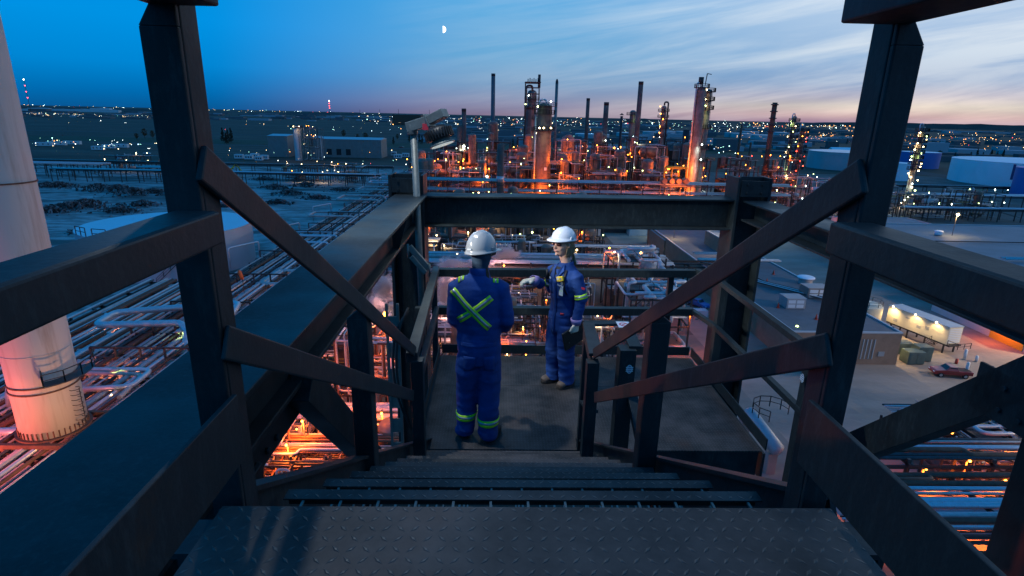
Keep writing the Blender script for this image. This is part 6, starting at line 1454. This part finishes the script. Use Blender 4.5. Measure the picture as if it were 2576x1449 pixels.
p = at(1625, 660, z=GZ); t = thing('flag_pole', 'thin dark red mast rising from the yard, right of the woman', 'mast', (p.x, p.y, GZ)); m = MB(); m.tube([(p.x, p.y, GZ), (p.x, p.y, GZ+13)], .09, 6); m.build('mast', 'rust_dark', t); m = MB(); m.box(p.x-.25, p.x+.25, p.y-.1, p.y+.1, GZ+13, GZ+14); m.build('head', 'cone_red', t)
# sheeted heap
p = at(1665, 712, z=GZ+.2); m = MB(); n = 22
vs = [(p.x+(i-n/2)*.5, p.y+(j-5)*.6, GZ+.02+max(0, (1-((i-n/2)/(n/2))**2)*(1-((j-5)/5)**2))*.9*(.6+.6*noise.noise(Vector((i*.6, j*.6, 1))))) for j in range(11) for i in range(n+1)]
m.add(vs, [(j*(n+1)+i, j*(n+1)+i+1, (j+1)*(n+1)+i+1, (j+1)*(n+1)+i) for j in range(10) for i in range(n)]); tag(m.build('tarpaulin', 'white_wall'), 'crumpled white tarpaulin spread on the yard below the far rail', 'tarpaulin')
# silver vessel at right bottom of landing
t = thing('horizontal_vessel', 'long pale horizontal vessel seen past the right edge of the landing', 'vessel', (34, 66, GZ)); a, b = at(1878, 1030, 66), at(1962, 1140, 62); m = MB(); m.tube([a, a.lerp(b, .05), a.lerp(b, .95), b], 1.5, 20, rr=[.3, .8, .8, .3]); m.build('shell', 'hvac', t)
m = MB(); q = a.lerp(b, .3); rail_mb(m, [q+Vector((1.5+2*math.cos(x), 2*math.sin(x), 1)) for x in (i*.6 for i in range(8))], 1.3, .08, 1); m.build('handrail', 'frame_steel', t)
m = MB()
for a_ in (a, a.lerp(b, .8)): m.box(a_.x-.5, a_.x+.5, a_.y-.5, a_.y+.5, GZ, a_.z-1)
m.build('saddle', 'concrete', t)
# pink tiled roof in lower right
t = building('grid_roof_shed', 'shed with a pinkish ribbed roof in the lower right, beside orange lamps', 50, 57, 53, 60, -32.2, 'metal_wall', 'tank_pink')
m = MB()
for i in range(20): m.box(50.2+i*.35, 50.24+i*.35, 53.2, 59.8, -32.14, -32.10)
m.build('roof_rib', 'rust_dark', t)
# excavator, dumpster
p = at(570, 443, z=GZ); t = thing('excavator', 'orange excavator working at the edge of the rubble', 'excavator', (p.x, p.y, GZ)); m = MB(); m.box(p.x-2.6, p.x+2.6, p.y-1.6, p.y+1.6, GZ, GZ+1.1); m.build('tracks', 'tyre', t); m = MB(); m.box(p.x-2.4, p.x+1.8, p.y-1.3, p.y+1.3, GZ+1.2, GZ+2.8); m.box(p.x-.2, p.x+1.7, p.y-1.2, p.y, GZ+2.8, GZ+3.9); m.build('cab', 'safety_yellow', t); m = MB(); m.bar((p.x+1.5, p.y, GZ+2), (p.x+6, p.y, GZ+7), .6, .7); m.bar((p.x+6, p.y, GZ+7), (p.x+9.5, p.y, GZ+2.5), .45, .5); m.build('boom', 'safety_yellow', t); lamp(t, (p.x+1.9, p.y-1, GZ+3.6), 'c', .25, 150)
p = at(600, 556, z=GZ); t = thing('skip', 'rusty ochre skip standing behind the big round tank', 'skip', (p.x, p.y, GZ)); m = MB(); m.add([(p.x-3, p.y-1.2, GZ+.3), (p.x+2.4, p.y-1.2, GZ+.3), (p.x+2.4, p.y+1.2, GZ+.3), (p.x-3, p.y+1.2, GZ+.3), (p.x-3.4, p.y-1.5, GZ+2.4), (p.x+3.4, p.y-1.5, GZ+2.4), (p.x+3.4, p.y+1.5, GZ+2.4), (p.x-3.4, p.y+1.5, GZ+2.4)], [(0, 3, 2, 1), (0, 1, 5, 4), (1, 2, 6, 5), (2, 3, 7, 6), (3, 0, 4, 7)]); m.build('bin', 'pipe_rust', t)
# rubble heaps: uncountable debris
mat('rubble_grey', (.17, .17, .17), .9, second=(.05, .045, .045), vscale=.4, smix=(.45, .6)); mat('rubble_dark', (.04, .037, .036), .9)
m = MB(); r = random.Random(9)
heaps = [(at(x, y, z=GZ), s_) for x, y, s_ in ((150, 470, 10), (250, 478, 12), (300, 482, 13), (340, 490, 12), (390, 486, 9), (180, 525, 11), (215, 520, 12), (130, 535, 9), (300, 535, 9), (360, 518, 9), (230, 585, 7), (260, 590, 6), (690, 475, 9), (730, 490, 9), (800, 500, 7), (665, 452, 7), (770, 470, 9), (860, 480, 7), (560, 520, 6), (120, 470, 9), (440, 490, 8), (620, 500, 6), (700, 512, 7))]
for p, s_ in heaps:
    for _ in range(170):
        a, q = r.uniform(0, 6.28), abs(r.gauss(0, .45)); x, y = p.x+math.cos(a)*q*s_*1.3, p.y+math.sin(a)*q*s_*.8; h = max(0, 1-q)*s_*.26; k = r.uniform(.18, .75)
        d = Vector((r.uniform(-1, 1), r.uniform(-1, 1), r.uniform(-.35, .5))).normalized(); m.bar(Vector((x, y, GZ+h*r.random()))-d*k, Vector((x, y, GZ+h))+d*k*r.uniform(.2, 1.2), k*r.uniform(.4, 1.8), k*r.uniform(.1, .8), mi=0 if r.random() < .55 else 1)
tag(m.build('rubble', ['rubble_grey', 'rubble_dark']), 'heaps of grey demolition rubble spread over the left plain', 'rubble', kind='stuff')
# trees along the roads
mat('foliage_dark', (.018, .026, .016), .9, var=.4, vscale=.3); mat('foliage_brown', (.07, .042, .018), .9, var=.4, vscale=.3); mat('bark', (.05, .04, .03), .9)
def tree(x, y, h, seed, mt, conifer):
    r = random.Random(seed); q = thing('conifer' if conifer else 'tree', None, None, (x, y, GZ)); m = MB(); m.tube([(x, y, GZ), (x, y, GZ+h*.7)], .2, 6, rr=[.25, .06])
    for k in range(4): a = r.uniform(0, 6.28); m.bar((x, y, GZ+h*(.25+.1*k)), (x+math.cos(a)*h*.15, y+math.sin(a)*h*.15, GZ+h*(.4+.1*k)), .08, .08)
    m.build('trunk', 'bark', q); m = MB()
    for i in range(150):
        t_ = r.random(); z = GZ+h*(.12+.88*t_) if conifer else GZ+h*(.3+.7*t_); w_ = (h*.20*(1-t_)+.15) if conifer else h*.30*math.sqrt(max(.05, 1-(2*t_-1)**2)); a = r.uniform(0, 6.28); e = w_*math.sqrt(r.random())*r.uniform(.7, 1.15); s_ = h*r.uniform(.03, .07)
        c = Vector((x+math.cos(a)*e, y+math.sin(a)*e, z)); n1 = Vector((r.gauss(0, 1), r.gauss(0, 1), r.gauss(0, 1))).normalized(); n2 = n1.orthogonal().normalized(); m.add([c+n1*s_, c+n2*s_, c-n1*s_, c-n2*s_*1.3], [(0, 1, 2, 3)])
    m.build('crown', mt, q); return q
tl, tb = [], []
r = random.Random(12)
for x, y in ((575, 352), (583, 350), (562, 350), (570, 355), (940, 358), (960, 362), (990, 356), (1055, 352), (1062, 356), (1030, 350), (1255, 372), (1290, 366), (1465, 372), (1475, 376), (1540, 366), (1560, 372), (2440, 392), (2455, 393), (2470, 393), (2490, 394), (2505, 394), (2130, 355), (2520, 396), (2400, 394)):
    p = at(x, y+8, z=GZ); tl.append(tree(p.x, p.y, r.uniform(8, 13)*(1.4 if 560 < x < 590 else 1), int(x*7), 'foliage_dark', True))
for x, y in ((345, 345), (365, 340), (385, 342), (900, 345), (920, 350), (865, 340), (1000, 345), (2360, 392)):
    p = at(x, y+8, z=GZ); tb.append(tree(p.x, p.y, r.uniform(8, 12), int(x*7), 'foliage_brown', False))
ordinals(tl, 'small dark conifer at the edge of the plain', 'tree', 'conifers along the roads'); ordinals(tb, 'small brown autumn tree at the edge of the plain', 'tree', 'autumn trees along the roads')
mat('town_wall', (.12, .12, .13), .8, var=.5, vscale=.002); mat('town_pale', (.32, .34, .38), .7)
m = MB(); r = random.Random(77)
for i in range(900):
    d = 760*math.exp(r.random()*2.0); a = R_(r.uniform(-45, 47)); x, y = math.sin(a)*d, math.cos(a)*d
    if a < R_(-8) and d < 2200: continue
    s_ = r.uniform(8, 30)*(.5+d/2500); h = r.uniform(3, 8)*(1 if r.random() < .95 else 2); m.box(x-s_, x+s_, y, y+s_*.8, GZ, GZ+h, mi=1 if r.random() < .22 else 0)
tag(m.build('town', ['town_wall', 'town_pale']), 'low sheds and houses of the far town, too many to count', 'town', kind='stuff')
t = building('white_hangar', 'white arched hangar below the town lights right of the towers', 372, 400, 640, 655, GZ+7, 'tank_white', 'tank_white', gable=4)
t = building('dark_hall', 'long dark hall with a blue roof behind the slim stacks', 60, 130, 470, 500, GZ+14, 'roof_blue', 'roof_blue')
t = building('far_hall', 'dark block on the horizon left of the floodlight', -340, -250, 1900, 1960, GZ+32, 'pipe_rust', 'roof_blue')
tl = []
for x, y, w_, h in ((95, 272, 26, 7), (150, 275, 30, 5), (205, 275, 26, 6), (250, 272, 24, 9), (275, 277, 22, 4), (60, 285, 16, 5)):
    p = at(x, y, 3500); s_ = w_*3500/F_PX; q = thing('far_warehouse', None, None, (p.x, p.y, GZ)); zt = p.z; m = MB(); m.box(p.x-s_, p.x+s_, p.y, p.y+30, GZ, max(zt, GZ+8)); m.build('hall', 'white_wall', q); m = MB(); m.add([(p.x-s_*1.02, p.y-.6, max(zt, GZ+8)), (p.x+s_*1.02, p.y-.6, max(zt, GZ+8)), (p.x+s_*1.02, p.y+31, max(zt, GZ+8)+.2), (p.x-s_*1.02, p.y+31, max(zt, GZ+8)+.2), (p.x, p.y-.6, max(zt, GZ+8)+3), (p.x, p.y+31, max(zt, GZ+8)+3)], [(0, 1, 4), (1, 2, 5, 4), (2, 3, 5), (3, 0, 4, 5)]); m.build('roof', 'white_wall', q); tl.append(q)
ordinals(tl, 'pale far warehouse just below the horizon at left', 'warehouse', 'far warehouses at left')
# city lights
for nm, c_, s_ in (('glow_white', (.9, 1, .95), 9), ('glow_warm', (1, .72, .4), 8), ('glow_orange', (1, .38, .08), 9), ('glow_green', (.45, 1, .75), 7), ('glow_red', (1, .08, .08), 6), ('glow_blue', (.45, .75, 1), 6)): emit(nm, c_, s_)
m = MB(); r = random.Random(5)
def dot(x, y, z, s_, mi):
    m.add([(x-s_, y, z), (x+s_, y, z), (x, y-s_, z), (x, y+s_, z), (x, y, z-s_), (x, y, z+s_)], [(0, 2, 5), (2, 1, 5), (1, 3, 5), (3, 0, 5), (2, 0, 4), (1, 2, 4), (3, 1, 4), (0, 3, 4)], mi)
def spray(n, xa, xb, ya, yb, ws, sz=(.5, 1.15), zz=8):
    for _ in range(n):
        x = r.uniform(xa, xb); y = r.triangular(ya, yb, ya+(yb-ya)*.35)+.0224*(x-1288); p = at(x, y, z=GZ+zz); D = (p-CAM).dot(fw)
        if D > 6500: p = CAM+(p-CAM)*(6500/D); D = 6500
        dot(p.x, p.y, p.z, D/F_PX*r.uniform(*sz)*.62*r.choice((.7, .8, 1, 1.5)), r.choices(range(6), ws)[0])
spray(260, 900, 1850, 291, 318, (6, 3, 2, 3, .5, 1)); spray(150, 900, 1850, 300, 345, (5, 3, 2, 2, .3, .5))
spray(150, 1850, 2160, 292, 312, (4, 4, 5, 1, .6, .3)); spray(110, 1850, 2200, 312, 345, (1, 2, 8, 0, .4, 0)); spray(120, 2200, 2576, 305, 352, (1, 2, 7, 0, .6, .3))
spray(45, 60, 520, 289, 298, (5, 3, 1.5, 1, 1, 1), (.5, .9)); spray(55, 520, 920, 289, 298, (4, 3, 2, 2, 1, 1), (.5, .9)); spray(70, 60, 380, 309, 318, (2, 6, 0, 1, 0, 0), (.4, .8)); spray(26, 60, 980, 318, 352, (3, 3, 1, 2, .6, .5), (.5, .9))
spray(45, 60, 420, 372, 400, (3, 4, 2, 3, 1, 1), (.8, 1.5), 5); spray(40, 560, 1060, 382, 440, (2, 5, 3, 3, .3, .3), (.7, 1.4), 6)
spray(40, 1450, 1850, 340, 400, (4, 2, 2, 3, .3, .3), (.8, 1.6))
tag(m.build('city_lights', ['glow_white', 'glow_warm', 'glow_orange', 'glow_green', 'glow_red', 'glow_blue']), 'countless small white, green and orange lights of the far town and plain', 'lights', kind='stuff')
# masts on the horizon
tl = []
for x, yt, yb in ((60, 200, 272), (828, 254, 285), (1002, 274, 292), (1080, 276, 292), (1170, 272, 292), (955, 275, 292), (905, 276, 292)):
    p0 = at(x, yt, 2400); q = thing('radio_mast', None, None, (p0.x, p0.y, GZ)); m = MB(); m.bar((p0.x, p0.y, GZ), (p0.x, p0.y, p0.z), 1.1, 1.1); m.build('lattice', 'frame_steel', q)
    if x < 900: m = MB(); [m.ball(p0.x, p0.y-1, p0.z-(p0.z-GZ-40)*k/4, 2.2, 6, 4) for k in range(1, 4)]; m.build('warning_light', 'glow_red', q); m = MB(); m.ball(p0.x, p0.y-1, p0.z, 2.6, 6, 4); m.build('top_light', 'glow_white', q)
    tl.append(q)
ordinals(tl, 'thin mast on the left horizon', 'mast', 'masts on the horizon')
# moon: half lit sphere far away
p = at(1114, 74, 9000); m = MB(); rr = 9000*8.2/F_PX; N = 16; vs = [p]; D = (p-CAM).normalized(); U = D.cross(Vector((0, 0, 1))).normalized(); Vv = U.cross(D)
vs = []
for j in range(9):
    ph = -math.pi/2+math.pi*j/8
    for i in range(7):
        th = math.pi*.5*i/6; vs.append(p+Vv*math.sin(ph)*rr+U*math.cos(ph)*math.cos(th)*rr*1.0-D*math.cos(ph)*math.sin(th)*rr)
m.add(vs, [(j*7+i, j*7+i+1, (j+1)*7+i+1, (j+1)*7+i) for j in range(8) for i in range(6)], 0, True); emit('moon_light', (1, .97, .88), 2.2); tag(m.build('moon', 'moon_light'), 'half moon shining in the blue sky', 'moon')
# steam
mm = bpy.data.materials.new('steam'); mm.use_nodes = True; q = NG(mm.node_tree); mm.node_tree.nodes.clear(); ou = q.n('ShaderNodeOutputMaterial'); pv = q.n('ShaderNodeVolumePrincipled'); pv.inputs['Color'].default_value = (1, .98, .98, 1); pv.inputs['Anisotropy'].default_value = .2
tc_ = q.n('ShaderNodeTexCoord'); ln = q.n('ShaderNodeVectorMath', operation='LENGTH'); q.l(tc_.outputs['Object'], ln.inputs[0]); nn = q.n('ShaderNodeTexNoise'); nn.inputs['Scale'].default_value = 2.2; nn.inputs['Detail'].default_value = 5; nn.inputs['Roughness'].default_value = .6; q.l(tc_.outputs['Object'], nn.inputs['Vector'])
dn = q.m('SUBTRACT', q.m('ADD', q.m('MULTIPLY', nn.outputs[0], 2.4), -.55), q.m('MULTIPLY', ln.outputs['Value'], .95), clamp=True)
q.l(q.m('MULTIPLY', dn, 5.0), pv.inputs['Density']); q.l(pv.outputs[0], ou.inputs['Volume']); MATS['steam'] = mm
t_steam = thing('added_steam_lamp', 'small added lamp among the pipes, lighting the steam cloud from below', 'lamp', tuple(at(1268, 668, 112))); p = at(1268, 668, 112); m = MB(); m.bar((p.x, p.y, GZ), (p.x, p.y, p.z), .1, .1); m.build('pole', 'frame_grey', t_steam); lamp(t_steam, p, 'o', .14)  # lamp added to carry the lights on the steam
for x, y, d, sx, sz in ((1268, 640, 118, 4.2, 2.6), (1135, 668, 112, 4.6, 2.2), (1205, 664, 112, 4.0, 1.6), (965, 725, 82, 2.6, 3.2), (940, 770, 76, 2.2, 2.6), (1122, 730, 92, 2.6, 5.2), (1170, 470-10, 230, 5, 3), (1310, 465, 240, 5, 3)):
    p = at(x, y, d); m = MB(); m.ball(0, 0, 0, 1, 24, 14); o = m.build('steam', 'steam'); o.location = p; o.scale = (sx, sx*.7, sz); tag(o, 'pinkish white steam drifting over the pipework', 'steam', kind='stuff')
for o_, pw in ((tl_, 1) for tl_ in ()): pass
for x, y, d, pw in ((1268, 660, 112, 2600), (1135, 690, 106, 2600), (962, 760, 74, 900), (1128, 800, 86, 2200)): point(at(x, y, d), (1, .42, .36), pw, .5, parent=t_steam)  # bare pink lights added to brighten the steam
